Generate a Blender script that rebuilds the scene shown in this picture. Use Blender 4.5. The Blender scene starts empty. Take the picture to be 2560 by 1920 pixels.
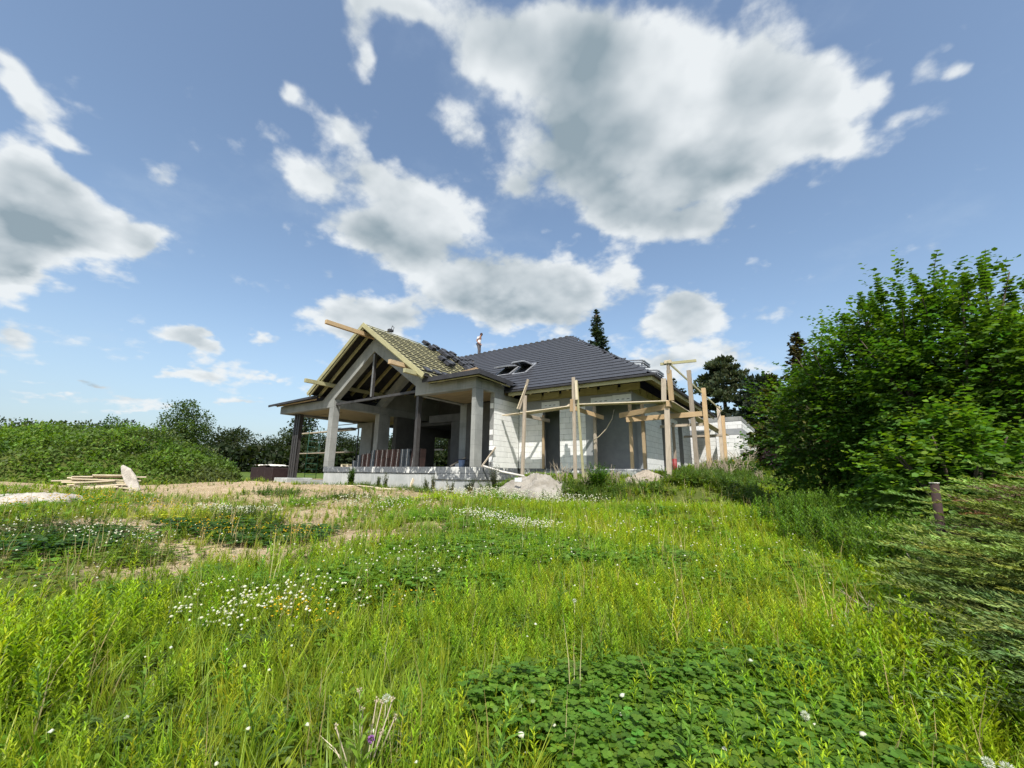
import bpy, bmesh, math, random
import numpy as np
from mathutils import Vector, Matrix, Quaternion
random.seed(7); rng = np.random.default_rng(7)
C = bpy.context.scene.collection
S = bpy.context.scene
rad = math.radians
# ------------------------------------------------------------------ camera
EYE = 1.6
cam_d = bpy.data.cameras.new('camera'); cam = bpy.data.objects.new('camera', cam_d); C.objects.link(cam)
right = Vector((0.822985, 0.567897, 0.013723)); down = Vector((-0.110088, 0.183143, -0.976903)); fwd = Vector((-0.557294, 0.802466, 0.213242))
m = Matrix((right, -down, -fwd)).transposed().to_4x4(); m.translation = (0, 0, EYE)
cam.matrix_world = m
cam_d.sensor_width = 36; cam_d.lens = 1042.83 * 36 / 2560; cam_d.clip_start = 0.05; cam_d.clip_end = 3000
S.camera = cam
# ------------------------------------------------------------------ sun, sky, exposure
SUN = Vector((0.363, -0.48, 0.798)).normalized()
SUN_STR, SKY_STR, EXPO = 4.4, 0.15, 0.45
sd = bpy.data.lights.new('sun', 'SUN'); sd.energy = SUN_STR; sd.angle = rad(0.5); sd.color = (1.0, 0.965, 0.90)
so = bpy.data.objects.new('sun', sd); C.objects.link(so)
so.rotation_mode = 'QUATERNION'; so.rotation_quaternion = SUN.to_track_quat('Z', 'Y'); so.location = (0, 0, 60)
S.view_settings.view_transform = 'Standard'; S.view_settings.look = 'None'
S.view_settings.gamma = 1; S.view_settings.use_curve_mapping = False; S.view_settings.exposure = EXPO
W_ = bpy.data.worlds.new('World'); S.world = W_; W_.use_nodes = True
nt = W_.node_tree; nt.nodes.clear()
class N:
    """small node builder"""
    def __init__(s, t): s.t = t
    def n(s, typ, **k):
        nd = s.t.nodes.new(typ)
        for a, v in k.items(): setattr(nd, a, v)
        return nd
    def put(s, sock, v):
        if isinstance(v, bpy.types.NodeSocket): s.t.links.new(v, sock)
        elif v is not None: sock.default_value = v
    def math(s, op, a, b=None, c=None, clamp=False):
        nd = s.n('ShaderNodeMath', operation=op, use_clamp=clamp)
        for i, v in enumerate((a, b, c)):
            if v is not None: s.put(nd.inputs[i], v)
        return nd.outputs[0]
    def vm(s, op, a, b=None, sc=None):
        nd = s.n('ShaderNodeVectorMath', operation=op); s.put(nd.inputs[0], a)
        if b is not None: s.put(nd.inputs[1], b)
        if sc is not None: s.put(nd.inputs['Scale'], sc)
        return nd.outputs['Value'] if op in ('LENGTH', 'DOT_PRODUCT') else nd.outputs[0]
    def noise(s, vec, scale, detail=4, rough=.55, out=0, dist=0):
        nd = s.n('ShaderNodeTexNoise'); s.put(nd.inputs['Vector'], vec); nd.inputs['Scale'].default_value = scale
        nd.inputs['Detail'].default_value = detail; nd.inputs['Roughness'].default_value = rough; nd.inputs['Distortion'].default_value = dist
        return nd.outputs[out]
    def mr(s, v, a, b, c=0., d=1., typ='SMOOTHSTEP'):
        nd = s.n('ShaderNodeMapRange', interpolation_type=typ); s.put(nd.inputs['Value'], v)
        for i, x in zip((1, 2, 3, 4), (a, b, c, d)): s.put(nd.inputs[i], x)
        return nd.outputs[0]
    def mix(s, f, a, b, mode='MIX'):
        nd = s.n('ShaderNodeMix', data_type='RGBA', blend_type=mode); s.put(nd.inputs[0], f)
        s.put(nd.inputs[6], col(a)); s.put(nd.inputs[7], col(b)); return nd.outputs[2]
def col(c):
    return c if isinstance(c, bpy.types.NodeSocket) else (*c[:3], 1.)
w = N(nt)
tc = w.n('ShaderNodeTexCoord').outputs['Generated']
sep = w.n('ShaderNodeSeparateXYZ'); w.put(sep.inputs[0], tc)
az = w.math('ARCTAN2', sep.outputs[0], sep.outputs[1]); el = w.math('ARCSINE', sep.outputs[2])
sky = w.n('ShaderNodeTexSky', sky_type='NISHITA', sun_disc=False)
sky.sun_elevation = math.asin(SUN.z); sky.sun_rotation = math.atan2(SUN.x, SUN.y)
sky.altitude = 150; sky.air_density = 1.0; sky.dust_density = 2.2; sky.ozone_density = 1.3
base = w.n('ShaderNodeCombineXYZ'); w.put(base.inputs[0], az); w.put(base.inputs[1], el)
zz = w.math('MAXIMUM', w.math('ADD', w.math('MULTIPLY', sep.outputs[2], .8), .30), .12)
q = w.vm('DIVIDE', tc, None); q.node.inputs[1].default_value = (1, 1, 1)
cz = w.n('ShaderNodeCombineXYZ')
for i in range(3): w.put(cz.inputs[i], zz)
nt.links.new(cz.outputs[0], q.node.inputs[1])
warp = w.vm('SUBTRACT', w.noise(q, 3.2, 5, .6, out=1), (.5, .5, .5))
pw = w.vm('ADD', base.outputs[0], w.vm('SCALE', warp, sc=.10))
BLOBS = [(-0.658,0.909,0.238,0.079,-0.027,1.26),(-0.386,0.883,0.245,0.091,-0.167,1.3650000000000002),(-0.157,0.827,0.139,0.103,-0.269,1.1550000000000002),(-0.309,0.739,0.283,0.098,-0.218,1.4175000000000002),(0.007,0.718,0.128,0.121,0.076,1.3125),(0.119,0.669,0.073,0.064,-0.418,1.1550000000000002),(0.113,0.599,0.053,0.025,-0.39,0.8400000000000001),(-0.09,0.63,0.181,0.066,-0.076,1.1550000000000002),(-0.451,0.681,0.194,0.099,-0.37,1.26),(-0.29,0.586,0.176,0.051,-0.18,1.1550000000000002),(-0.136,0.535,0.09,0.039,-0.069,0.8400000000000001),(-0.741,0.76,0.09,0.073,0.053,0.9450000000000001),(-0.603,0.646,0.072,0.043,-0.407,0.8400000000000001),(-1.058,0.867,0.057,0.072,-0.026,0.9450000000000001),(-0.951,0.918,0.16,0.023,0.136,0.9974999999999999),(-1.009,0.822,0.036,0.036,0.309,0.8400000000000001),(-1.217,0.847,0.081,0.021,0.316,0.3675),(-1.184,0.723,0.044,0.034,0.31,0.8400000000000001),(-1.069,0.713,0.088,0.05,-0.174,0.9974999999999999),(-1.115,0.6,0.093,0.055,-0.143,1.05),(-0.95,0.622,0.161,0.084,-0.295,1.2075),(-0.803,0.57,0.133,0.08,-0.216,1.2075),(-0.978,0.529,0.086,0.041,0.009,0.9450000000000001),(-0.888,0.492,0.128,0.047,-0.127,1.215),(-0.713,0.424,0.174,0.055,0.02,1.35),(-0.559,0.459,0.223,0.072,-0.051,1.4175000000000002),(-0.589,0.386,0.246,0.05,-0.036,1.35),(-0.446,0.438,0.09,0.048,-0.067,1.08),(-0.327,0.465,0.056,0.033,-0.582,0.8775000000000001),(-1.012,0.343,0.111,0.052,0.131,1.4175000000000002),(-0.896,0.359,0.087,0.043,-0.072,1.1475),(-0.973,0.304,0.095,0.024,0.11,0.81),(-1.065,0.425,0.034,0.027,0.681,0.54),(-0.211,0.381,0.088,0.044,-0.145,1.2825),(-0.153,0.356,0.073,0.037,-0.156,1.215),(-0.206,0.332,0.118,0.029,-0.134,1.08),(-0.219,0.272,0.147,0.042,-0.109,1.08),(-0.265,0.239,0.12,0.037,-0.081,0.81),(-0.057,0.216,0.055,0.033,-0.117,0.81),(-1.573,0.566,0.024,0.034,0.587,0.81),(-1.547,0.535,0.041,0.035,-0.377,1.0125000000000002),(-1.514,0.512,0.024,0.018,0.082,0.7425000000000002),(-1.551,0.454,0.048,0.044,0.505,1.2825),(-1.514,0.425,0.072,0.049,0.104,1.4850000000000003),(-1.525,0.369,0.093,0.062,0.415,1.5525),(-1.433,0.409,0.086,0.044,0.162,1.1475),(-1.382,0.402,0.037,0.042,-0.301,1.08),(-1.464,0.363,0.078,0.039,-0.101,1.08),(-1.523,0.294,0.045,0.04,0.36,1.08),(-1.5,0.309,0.023,0.014,0.794,0.7425000000000002),(-1.371,0.518,0.05,0.027,0.872,0.675),(-1.511,0.584,0.029,0.02,-0.438,0.54),(-1.319,0.237,0.056,0.03,0.205,1.35),(-1.263,0.233,0.052,0.029,-0.134,1.35),(-1.304,0.176,0.043,0.016,0.157,0.945),(-1.243,0.185,0.052,0.021,0.145,1.1475),(-1.171,0.26,0.053,0.022,0.165,1.0125000000000002),(-1.409,0.147,0.016,0.008,0.168,0.945),(-1.135,0.184,0.049,0.016,0.116,0.945),(-1.51,0.204,0.027,0.033,0.265,0.945),(-1.477,0.18,0.04,0.024,0.223,0.675),(-1.367,0.119,0.071,0.008,0.126,0.54),(-1.435,0.116,0.036,0.007,0.143,0.54),(0.202,0.656,0.03,0.015,0.611,0.42000000000000004),(0.259,0.651,0.028,0.028,-1.007,0.525),(0.216,0.606,0.026,0.016,-0.096,0.47250000000000003),(0.296,0.67,0.021,0.01,-0.193,0.42000000000000004),(0.324,0.68,0.014,0.01,-0.218,0.3675),(0.297,0.629,0.032,0.01,-0.164,0.42000000000000004),(-1.349,0.107,0.067,0.008,0.112,0.8),(-1.468,0.105,0.039,0.009,0.14,0.7),(-1.189,0.132,0.064,0.01,0.098,0.7),(-0.339,0.211,0.08,0.015,-0.05,0.8),(-0.111,0.282,0.046,0.02,-0.134,0.6),(-1.458,0.145,0.031,0.009,0.18,0.6)]
DARKS = [(-0.438,0.739,0.133,0.148,0.123,0.6),(-0.318,0.613,0.233,0.068,-0.185,0.75),(-0.05,0.619,0.154,0.043,-0.132,0.75),(-0.364,0.88,0.077,0.086,-0.043,0.45),(-0.654,0.844,0.07,0.071,0.014,0.25),(-0.891,0.526,0.18,0.042,-0.127,0.75),(-1.042,0.595,0.087,0.041,-0.256,0.3),(-0.609,0.376,0.259,0.032,-0.031,0.75),(-1.009,0.308,0.098,0.018,0.122,0.45),(-1.523,0.357,0.06,0.035,0.411,0.8),(-1.515,0.316,0.049,0.024,0.373,0.5),(-0.208,0.31,0.099,0.012,-0.122,0.35),(-1.31,0.216,0.049,0.009,0.188,0.4),(-1.242,0.221,0.04,0.008,0.169,0.35),(-0.221,0.254,0.114,0.011,-0.098,0.3),(-1.503,0.187,0.025,0.009,0.243,0.4),(-1.466,0.369,0.075,0.016,0.027,0.3),(-0.947,0.896,0.135,0.032,0.142,0.2)]
def chain(vec, acc):      # keeps the nodes in one sequence, so that the shader needs little memory
    return vec if acc is None else w.vm('ADD', vec, w.vm('SCALE', (1e-7, 0, 0), sc=acc))
shade = None; pk = pw
for i_, (cx, cy, rx, ry, rot, s_) in enumerate(DARKS):
    if i_ % 5 == 0: pk = chain(pw, shade)
    mp = w.n('ShaderNodeMapping', vector_type='TEXTURE'); w.put(mp.inputs[0], pk)
    mp.inputs[1].default_value = (cx, cy, 0); mp.inputs[2].default_value = (0, 0, rot); mp.inputs[3].default_value = (rx, ry, 1)
    e = w.math('MULTIPLY', w.math('EXPONENT', w.math('MULTIPLY', w.vm('DOT_PRODUCT', mp.outputs[0], mp.outputs[0]), -1.)), s_)
    shade = e if shade is None else w.math('ADD', shade, e)
pw = chain(pw, shade); tot = None
for i_, (cx, cy, rx, ry, rot, s_) in enumerate(BLOBS):
    if i_ % 5 == 0: pk = chain(pw, tot)
    mp = w.n('ShaderNodeMapping', vector_type='TEXTURE'); w.put(mp.inputs[0], pk)
    mp.inputs[1].default_value = (cx, cy, 0); mp.inputs[2].default_value = (0, 0, rot); mp.inputs[3].default_value = (rx, ry, 1)
    d2 = w.vm('DOT_PRODUCT', mp.outputs[0], mp.outputs[0])
    e = w.math('MULTIPLY', w.math('EXPONENT', w.math('MULTIPLY', d2, -1.55)), s_)
    tot = e if tot is None else w.math('ADD', tot, e)
# clouds also stand in the rest of the sky, outside the picture
daz = w.math('ABSOLUTE', w.math('ADD', az, .607))
wrapd = w.math('MINIMUM', daz, w.math('SUBTRACT', 6.2832, daz))
out_m = w.mr(wrapd, 1.05, 1.5)
rest = w.math('MULTIPLY', w.mr(w.noise(q, 1.1, 3), .50, .70, 0, 1.1), out_m)
tot = w.math('ADD', tot, w.math('MULTIPLY', rest, w.mr(el, 0.02, .15)))
n1 = w.noise(q, 4.5, 10, .56); up = w.vm('ADD', q, (0.02, -0.03, 0.09)); s1 = w.noise(q, 4.0, 3.5, .5); n2 = w.noise(up, 4.0, 3.5, .5)
n3 = w.noise(q, 14, 6, .6)
nmix = w.math('ADD', w.math('MULTIPLY', w.math('SUBTRACT', n1, .5), 2.3), w.math('MULTIPLY', w.math('SUBTRACT', n3, .5), .75))
vo = w.n('ShaderNodeTexVoronoi', feature='F1'); w.put(vo.inputs['Vector'], w.vm('ADD', q, w.vm('SCALE', warp, sc=.10))); vo.inputs['Scale'].default_value = 9.5; vo.inputs['Detail'].default_value = 2; vo.inputs['Roughness'].default_value = .5; vo.normalize = True
bil = w.math('MULTIPLY', w.math('SUBTRACT', .30, vo.outputs['Distance']), 2.0)
dens = w.math('ADD', w.math('ADD', tot, nmix), w.math('MULTIPLY', bil, .85))
mask = w.mr(dens, .30, .98)
wisp = w.mr(w.noise(w.vm('MULTIPLY', q, (1, 1, 3)), 2.2, 7, .62), .5, .8, 0, .22)
thick = w.mr(tot, .70, 1.7)
relief = w.math('MULTIPLY', w.math('SUBTRACT', s1, n2), 1.6)
lit = w.math('SUBTRACT', 0.93, w.math('ADD', w.math('MULTIPLY', thick, .26), w.math('MULTIPLY', w.math('MINIMUM', shade, .95), w.math('ADD', .10, w.math('MULTIPLY', n1, 1.05)))))
lit = w.math('ADD', lit, relief)
lit = w.math('ADD', lit, w.math('MULTIPLY', bil, .5))
lit = w.math('ADD', lit, w.math('MULTIPLY', w.math('SUBTRACT', n3, .5), .25))
lit = w.math('ADD', lit, w.math('MULTIPLY', w.math('SUBTRACT', n1, .5), .85))
lit = w.math('SUBTRACT', lit, w.mr(dens, 1.0, 2.2, 0, .22))
lit = w.math('MINIMUM', w.math('MAXIMUM', lit, .0), 1.)
ccol = w.mix(lit, (1.45, 1.85, 2.1), (4.2, 4.4, 4.5))
skyc = w.mix(1., sky.outputs[0], (1.06, 1.06, 1.0), 'MULTIPLY')
skyc = w.mix(wisp, skyc, (2.9, 3.5, 4.2))
hz = w.mr(el, 0.0, .36, .50, 0.)
skyc = w.mix(hz, skyc, (2.1, 2.75, 3.5))
final = w.mix(w.math('MULTIPLY', mask, .96), skyc, ccol)
bg = w.n('ShaderNodeBackground'); w.put(bg.inputs[0], final); bg.inputs[1].default_value = SKY_STR
wo = w.n('ShaderNodeOutputWorld'); nt.links.new(bg.outputs[0], wo.inputs[0])
try: W_.cycles.sampling_method = 'MANUAL'; W_.cycles.sample_map_resolution = 512
except Exception: pass

# ------------------------------------------------------------------ materials
def mat(name, fn):
    m = bpy.data.materials.new(name); m.use_nodes = True; t = m.node_tree; t.nodes.clear()
    n = N(t); o = n.n('ShaderNodeOutputMaterial'); b = n.n('ShaderNodeBsdfPrincipled')
    t.links.new(b.outputs[0], o.inputs[0]); fn(n, b, o); return m
def bump(n, b, h, st=.3, d=.02):
    bp = n.n('ShaderNodeBump'); bp.inputs['Strength'].default_value = st; bp.inputs['Distance'].default_value = d
    n.put(bp.inputs['Height'], h); n.t.links.new(bp.outputs[0], b.inputs['Normal'])
def pos(n, obj=True):
    """object coordinates shifted by a per-object random, so that copies do not repeat"""
    if not obj: return n.n('ShaderNodeNewGeometry').outputs['Position']
    t = n.n('ShaderNodeTexCoord').outputs['Object']; r = n.n('ShaderNodeObjectInfo').outputs['Random']
    return n.vm('ADD', t, n.vm('SCALE', (31., 17., 23.), sc=r))
def rnd(n): return n.n('ShaderNodeObjectInfo').outputs['Random']
def simple(name, c1, c2, scale=6, rough=.8, bst=.3, bd=.01, spec=.3, metal=0., detail=6, stretch=None, var=.0, obj=True):
    def f(n, b, o):
        p = pos(n, obj)
        if stretch: p = n.vm('MULTIPLY', p, stretch)
        x = n.noise(p, scale, detail, .6)
        c = n.mix(n.mr(x, .3, .7), c1, c2)
        if var:
            c = n.mix(1., c, n_rgb(n, n.mr(rnd(n), 0, 1, 1 - var, 1 + var, 'LINEAR')), 'MULTIPLY')
        n.put(b.inputs['Base Color'], c); b.inputs['Roughness'].default_value = rough
        b.inputs['Specular IOR Level'].default_value = spec; b.inputs['Metallic'].default_value = metal
        if bst: bump(n, b, n.noise(p, scale * 5, 5, .6), bst, bd)
    return mat(name, f)
def n_rgb(n, v):
    c = n.n('ShaderNodeCombineColor')
    for i in range(3): n.put(c.inputs[i], v)
    return c.outputs[0]
def concrete(name, c1, c2, c3):
    def f(n, b, o):
        p = pos(n, False)
        big = n.noise(p, .9, 5, .6); fine = n.noise(p, 14, 6, .65)
        st = n.noise(n.vm('MULTIPLY', p, (5., 5., .5)), 1.6, 5, .6)
        c = n.mix(n.mr(big, .35, .65), c1, c2)
        c = n.mix(n.math('MULTIPLY', n.mr(st, .52, .72), .55), c, c3)
        c = n.mix(n.math('MULTIPLY', n.mr(fine, .55, .8), .35), c, (c1[0] * .6, c1[1] * .6, c1[2] * .6))
        # board joints of the formwork, a fine horizontal relief
        sp = n.n('ShaderNodeSeparateXYZ'); n.put(sp.inputs[0], p)
        fr = n.math('FRACT', n.math('MULTIPLY', sp.outputs[2], 1 / .62))
        j = n.mr(n.math('ABSOLUTE', n.math('SUBTRACT', fr, .5)), .0, .02, 1., 0.)
        c = n.mix(n.math('MULTIPLY', j, .35), c, (c1[0] * .5, c1[1] * .5, c1[2] * .5))
        n.put(b.inputs['Base Color'], c); b.inputs['Roughness'].default_value = .88; b.inputs['Specular IOR Level'].default_value = .25
        bump(n, b, n.math('SUBTRACT', n.math('ADD', fine, st), n.math('MULTIPLY', j, .8)), .35, .008)
    return mat(name, f)
M = {}
M['concrete'] = concrete('concrete', (.225, .23, .22), (.30, .305, .29), (.17, .18, .17))
M['plinth_concrete'] = concrete('plinth_concrete', (.34, .355, .345), (.44, .45, .435), (.62, .63, .62))
M['slab'] = simple('pale_slab', (.50, .46, .40), (.30, .27, .23), 4, .9, .8, .03)
M['ceiling'] = simple('formwork_ceiling', (.34, .27, .16), (.26, .20, .12), 1.5, .85, .2, .005, stretch=(1, 4, 1), obj=False)
def block_f(n, b, o):
    p = pos(n); r = rnd(n)
    x = n.noise(p, 3, 6, .6); y = n.noise(p, 30, 4, .6)
    c = n.mix(n.mr(x, .35, .7), (.80, .80, .775), (.70, .70, .675))
    c = n.mix(n.math('MULTIPLY', n.mr(r, .0, 1., 0, 1, 'LINEAR'), .22), c, (.52, .52, .49))
    n.put(b.inputs['Base Color'], c); b.inputs['Roughness'].default_value = .95; b.inputs['Specular IOR Level'].default_value = .15
    bump(n, b, y, .35, .006)
M['block'] = mat('aerated_block', block_f)
M['mortar'] = simple('mortar', (.27, .27, .26), (.21, .21, .205), 20, .95, .3)
M['render_grey'] = simple('grey_base_coat', (.26, .27, .275), (.31, .32, .32), 3, .9, .2, .004, obj=False)
M['foam'] = simple('foam_board', (.78, .80, .83), (.70, .72, .75), 5, .8, .15, .004)
M['print'] = simple('foam_print', (.16, .17, .2), (.2, .2, .22), 5, .8, 0)
def bitum(n, b, o):
    p = pos(n, False)
    x = n.noise(n.vm('MULTIPLY', p, (1., 1., .55)), 2.6, 9, .68, dist=.6); y = n.noise(p, 9, 8, .7)
    dr = n.noise(n.vm('MULTIPLY', p, (6., 6., .45)), 1.7, 5, .6)
    m_ = n.math('MAXIMUM', n.mr(n.math('ADD', x, n.math('MULTIPLY', n.math('SUBTRACT', y, .5), .25)), .535, .565), n.mr(dr, .63, .70))
    c = n.mix(n.mr(y, .35, .7), (.085, .095, .105), (.17, .18, .19))
    c = n.mix(n.math('MULTIPLY', m_, n.mr(n.noise(p, .8, 3), .35, .6, .35, 1.)), c, (.66, .66, .63))
    n.put(b.inputs['Base Color'], c); b.inputs['Roughness'].default_value = .85
    bump(n, b, n.math('ADD', y, m_), .4, .006)
M['bitumen'] = mat('bitumen_block', bitum)
def wood(name, c1, c2, var=.18, knots=True):
    def f(n, b, o):
        p = pos(n)
        g = n.noise(n.vm('MULTIPLY', p, (1.2, 16., 16.)), 2.2, 6, .6, dist=.6)
        g2 = n.noise(p, 3.0, 3, .5)
        c = n.mix(n.mr(g, .3, .7), c1, c2)
        c = n.mix(n.math('MULTIPLY', n.mr(g2, .5, .8), .35), c, (c2[0] * .55, c2[1] * .55, c2[2] * .55))
        if knots:
            vo = n.n('ShaderNodeTexVoronoi'); n.put(vo.inputs['Vector'], n.vm('MULTIPLY', p, (1.6, 6, 6))); vo.inputs['Scale'].default_value = 1.3
            c = n.mix(n.mr(vo.outputs['Distance'], .03, .11, .75, 0.), c, (c2[0] * .35, c2[1] * .3, c2[2] * .3))
        c = n.mix(1., c, n_rgb(n, n.mr(rnd(n), 0, 1, 1 - var, 1 + var, 'LINEAR')), 'MULTIPLY')
        n.put(b.inputs['Base Color'], c); b.inputs['Roughness'].default_value = .75; b.inputs['Specular IOR Level'].default_value = .25
        bump(n, b, g, .3, .004)
    return mat(name, f)
M['wood'] = wood('pine_timber', (.48, .36, .22), (.35, .25, .15))
M['wood_orange'] = wood('orange_timber', (.50, .36, .205), (.39, .27, .15))
M['wood_green'] = wood('treated_timber', (.40, .375, .215), (.30, .28, .16), .1)
M['wood_grey'] = wood('weathered_timber', (.44, .37, .29), (.31, .26, .20), .3)
M['wood_pale'] = wood('pale_board', (.66, .57, .42), (.5, .42, .30), .15)
M['wood_dark'] = wood('rafter_timber', (.40, .36, .18), (.30, .26, .13), .15, False)  # yellowish timber of rafters, plates and filler boards, its own colour
M['steel'] = simple('brown_primed_steel', (.060, .056, .055), (.040, .038, .038), 5, .55, .1, .002, .4)
M['steel_light'] = simple('grey_steel_flange', (.17, .17, .17), (.12, .12, .12), 5, .5, .1, .002, .4)
M['green_steel'] = simple('green_scaffold_paint', (.012, .075, .048), (.010, .05, .032), 5, .5, .1)
M['tile'] = simple('anthracite_tile', (.050, .052, .060), (.038, .040, .047), 9, .5, .25, .003, .45, var=.04)
M['ridge'] = simple('ridge_roll', (.15, .15, .15), (.06, .06, .06), 20, .8, .3)
M['membrane'] = simple('roof_membrane', (.045, .045, .05), (.03, .03, .034), 3, .7, .3, .01)
M['membrane_under'] = simple('membrane_underside', (.05, .047, .042), (.035, .033, .03), 3, .9, .1)
M['glass_frame'] = simple('aluminium_frame', (.34, .35, .37), (.24, .25, .27), 6, .45, .1, .002, .5, .3)
M['copper'] = simple('valley_sheet', (.52, .42, .34), (.40, .32, .26), 4, .5, .2)
M['dark_room'] = simple('shade_toned_plaster', (.11, .108, .10), (.085, .082, .078), 2, .95, .1, obj=False)  # dark base colour stands in for the shade inside the rooms
M['red'] = simple('red_sleeve', (.30, .05, .05), (.2, .03, .03), 12, .5, .4)
M['brown_tile'] = simple('stacked_brown_tile', (.042, .023, .020), (.026, .016, .014), 6, .6, .3, var=.25)
M['grey_tile'] = simple('stacked_grey_tile', (.036, .045, .055), (.026, .032, .038), 6, .6, .3, var=.2)
M['strap'] = simple('pale_strap', (.5, .5, .48), (.4, .4, .4), 5, .5, 0)
M['dark_stock'] = simple('dark_clinker', (.022, .013, .014), (.035, .022, .023), 8, .6, .3)
M['sheet'] = simple('white_sheet', (.8, .78, .70), (.6, .58, .5), 5, .6, .6, .03)
M['stone'] = simple('crusted_earth', (.40, .35, .28), (.24, .20, .155), 2.5, .95, 1., .06, obj=False)
M['rubble'] = simple('grey_sand', (.33, .305, .265), (.21, .19, .155), 2.2, .95, 1., .05, obj=False)
M['rust'] = simple('rusty_post', (.05, .028, .023), (.03, .02, .018), 14, .85, .6, .004)
M['bark'] = simple('bark', (.11, .085, .06), (.06, .045, .035), 10, .9, .8, .02)
M['twig'] = simple('dry_twig', (.42, .35, .26), (.3, .25, .18), 10, .9, .3)
M['pipe'] = simple('pale_pipe', (.62, .60, .56), (.5, .48, .44), 4, .5, .2)
M['glass'] = simple('window_glass', (.05, .06, .07), (.04, .05, .06), 2, .08, 0, spec=.8)
M['car_paint'] = simple('grey_car_paint', (.22, .23, .25), (.2, .21, .23), 2, .3, 0, spec=.6)
M['rubber'] = simple('rubber', (.02, .02, .02), (.03, .03, .03), 5, .8, .1)
M['shirt'] = simple('white_shirt', (.72, .70, .70), (.62, .60, .60), 5, .9, .2)
M['trousers'] = simple('grey_trousers', (.11, .10, .105), (.08, .075, .08), 5, .9, .2)
M['skin'] = simple('skin', (.36, .19, .13), (.32, .16, .11), 5, .6, .1)
M['hair'] = simple('dark_hair', (.04, .02, .02), (.03, .015, .015), 5, .8, .1)
M['blue_tub'] = simple('blue_plastic', (.14, .2, .33), (.12, .17, .28), 4, .5, .1)
def leafmat(name, tr=.35, rough=.5, spec=.25):
    """base colour comes from the per-leaf colour of the mesh (species, age, height on the plant, painted juniper shade)"""
    def f(n, b, o):
        a = n.n('ShaderNodeVertexColor', layer_name='tint').outputs[0]
        n.put(b.inputs['Base Color'], a); b.inputs['Roughness'].default_value = rough; b.inputs['Specular IOR Level'].default_value = spec
        t = n.n('ShaderNodeBsdfTranslucent'); n.put(t.inputs[0], n.mix(1., a, (1.55, 1.6, .4), 'MULTIPLY'))
        mx = n.n('ShaderNodeMixShader'); mx.inputs[0].default_value = tr
        n.t.links.new(b.outputs[0], mx.inputs[1]); n.t.links.new(t.outputs[0], mx.inputs[2]); n.t.links.new(mx.outputs[0], o.inputs[0])
    return mat(name, f)
M['leaf'] = leafmat('leaf', .38); M['meadow'] = leafmat('meadow_plants', .42, .45, .3); M['needle'] = leafmat('needle', .18, .7, .15)
M['petal'] = leafmat('petal', .25, .8, .1)
def clod(n, b, o):
    n.put(b.inputs['Base Color'], n.n('ShaderNodeVertexColor', layer_name='tint').outputs[0]); b.inputs['Roughness'].default_value = .95; b.inputs['Specular IOR Level'].default_value = .1
M['clod'] = mat('clod', clod)
def soil(n, b, o):
    p = pos(n, False)
    a = n.n('ShaderNodeVertexColor', layer_name='tint').outputs[0]
    sp = n.n('ShaderNodeSeparateColor'); n.put(sp.inputs[0], a)          # r: grass cover, g: field
    x = n.noise(p, .35, 6, .6); y = n.noise(p, 3.2, 8, .68); z = n.noise(p, 28, 5, .65)
    sand = n.mix(n.mr(x, .35, .65), (.37, .285, .175), (.29, .215, .13))
    sand = n.mix(n.mr(y, .42, .72), sand, (.46, .37, .25))
    sand = n.mix(n.math('MULTIPLY', n.mr(z, .55, .75), .6), sand, (.20, .14, .09))
    gr = n.mix(n.mr(y, .3, .7), (.060, .080, .018), (.11, .13, .03))
    gr = n.mix(n.math('MULTIPLY', n.mr(z, .5, .8), .5), gr, (.12, .10, .045))
    cov = n.mr(n.math('ADD', sp.outputs[0], n.math('MULTIPLY', n.math('SUBTRACT', y, .5), 1.9)), .30, .72)
    c = n.mix(cov, sand, gr)
    fld = n.mix(n.mr(n.noise(p, .06, 5, .6), .35, .65), (.075, .115, .022), (.095, .135, .03))
    fld = n.mix(n.math('MULTIPLY', n.mr(n.noise(p, 1.3, 6, .7), .4, .7), .4), fld, (.05, .08, .018))
    c = n.mix(sp.outputs[1], c, fld)
    n.put(b.inputs['Base Color'], c); b.inputs['Roughness'].default_value = .95; b.inputs['Specular IOR Level'].default_value = .1
    bump(n, b, n.math('ADD', y, n.math('MULTIPLY', z, .5)), .9, .05)
M['soil'] = mat('soil_and_turf', soil)

# ------------------------------------------------------------------ object helpers
WL = {}
def tag(o, label=None, cat=None, group=None, kind=None):
    if label: o['label'] = label
    if cat: o['category'] = cat
    if group: o['group'] = group
    if kind: o['kind'] = kind
    return o
def empty(name, loc, label, cat, group=None):
    o = bpy.data.objects.new(name, None); C.objects.link(o); o.location = loc; o.empty_display_size = .2; WL[o] = Vector(loc)
    return tag(o, label, cat, group)
def link(name, me, material=None, parent=None, loc=(0, 0, 0), quat=None):
    o = bpy.data.objects.new(name, me); C.objects.link(o)
    if material and not me.materials: me.materials.append(M[material])
    WL[o] = Vector(loc)
    if parent is not None: o.parent = parent; o.location = Vector(loc) - WL[parent]
    else: o.location = loc
    if quat is not None: o.rotation_mode = 'QUATERNION'; o.rotation_quaternion = quat
    return o
_c = {}
def boxmesh(dx, dy, dz, material, bev=.006):
    k = (round(dx, 3), round(dy, 3), round(dz, 3), material, bev)
    if k in _c: return _c[k]
    bm = bmesh.new(); bmesh.ops.create_cube(bm, size=1.)
    for v in bm.verts: v.co = Vector((v.co.x * dx, v.co.y * dy, v.co.z * dz))
    if bev: bmesh.ops.bevel(bm, geom=bm.edges[:], offset=min(bev, .2 * min(dx, dy, dz)), segments=1, affect='EDGES')
    me = bpy.data.meshes.new('box'); bm.to_mesh(me); bm.free(); me.materials.append(M[material]); _c[k] = me
    return me
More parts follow.
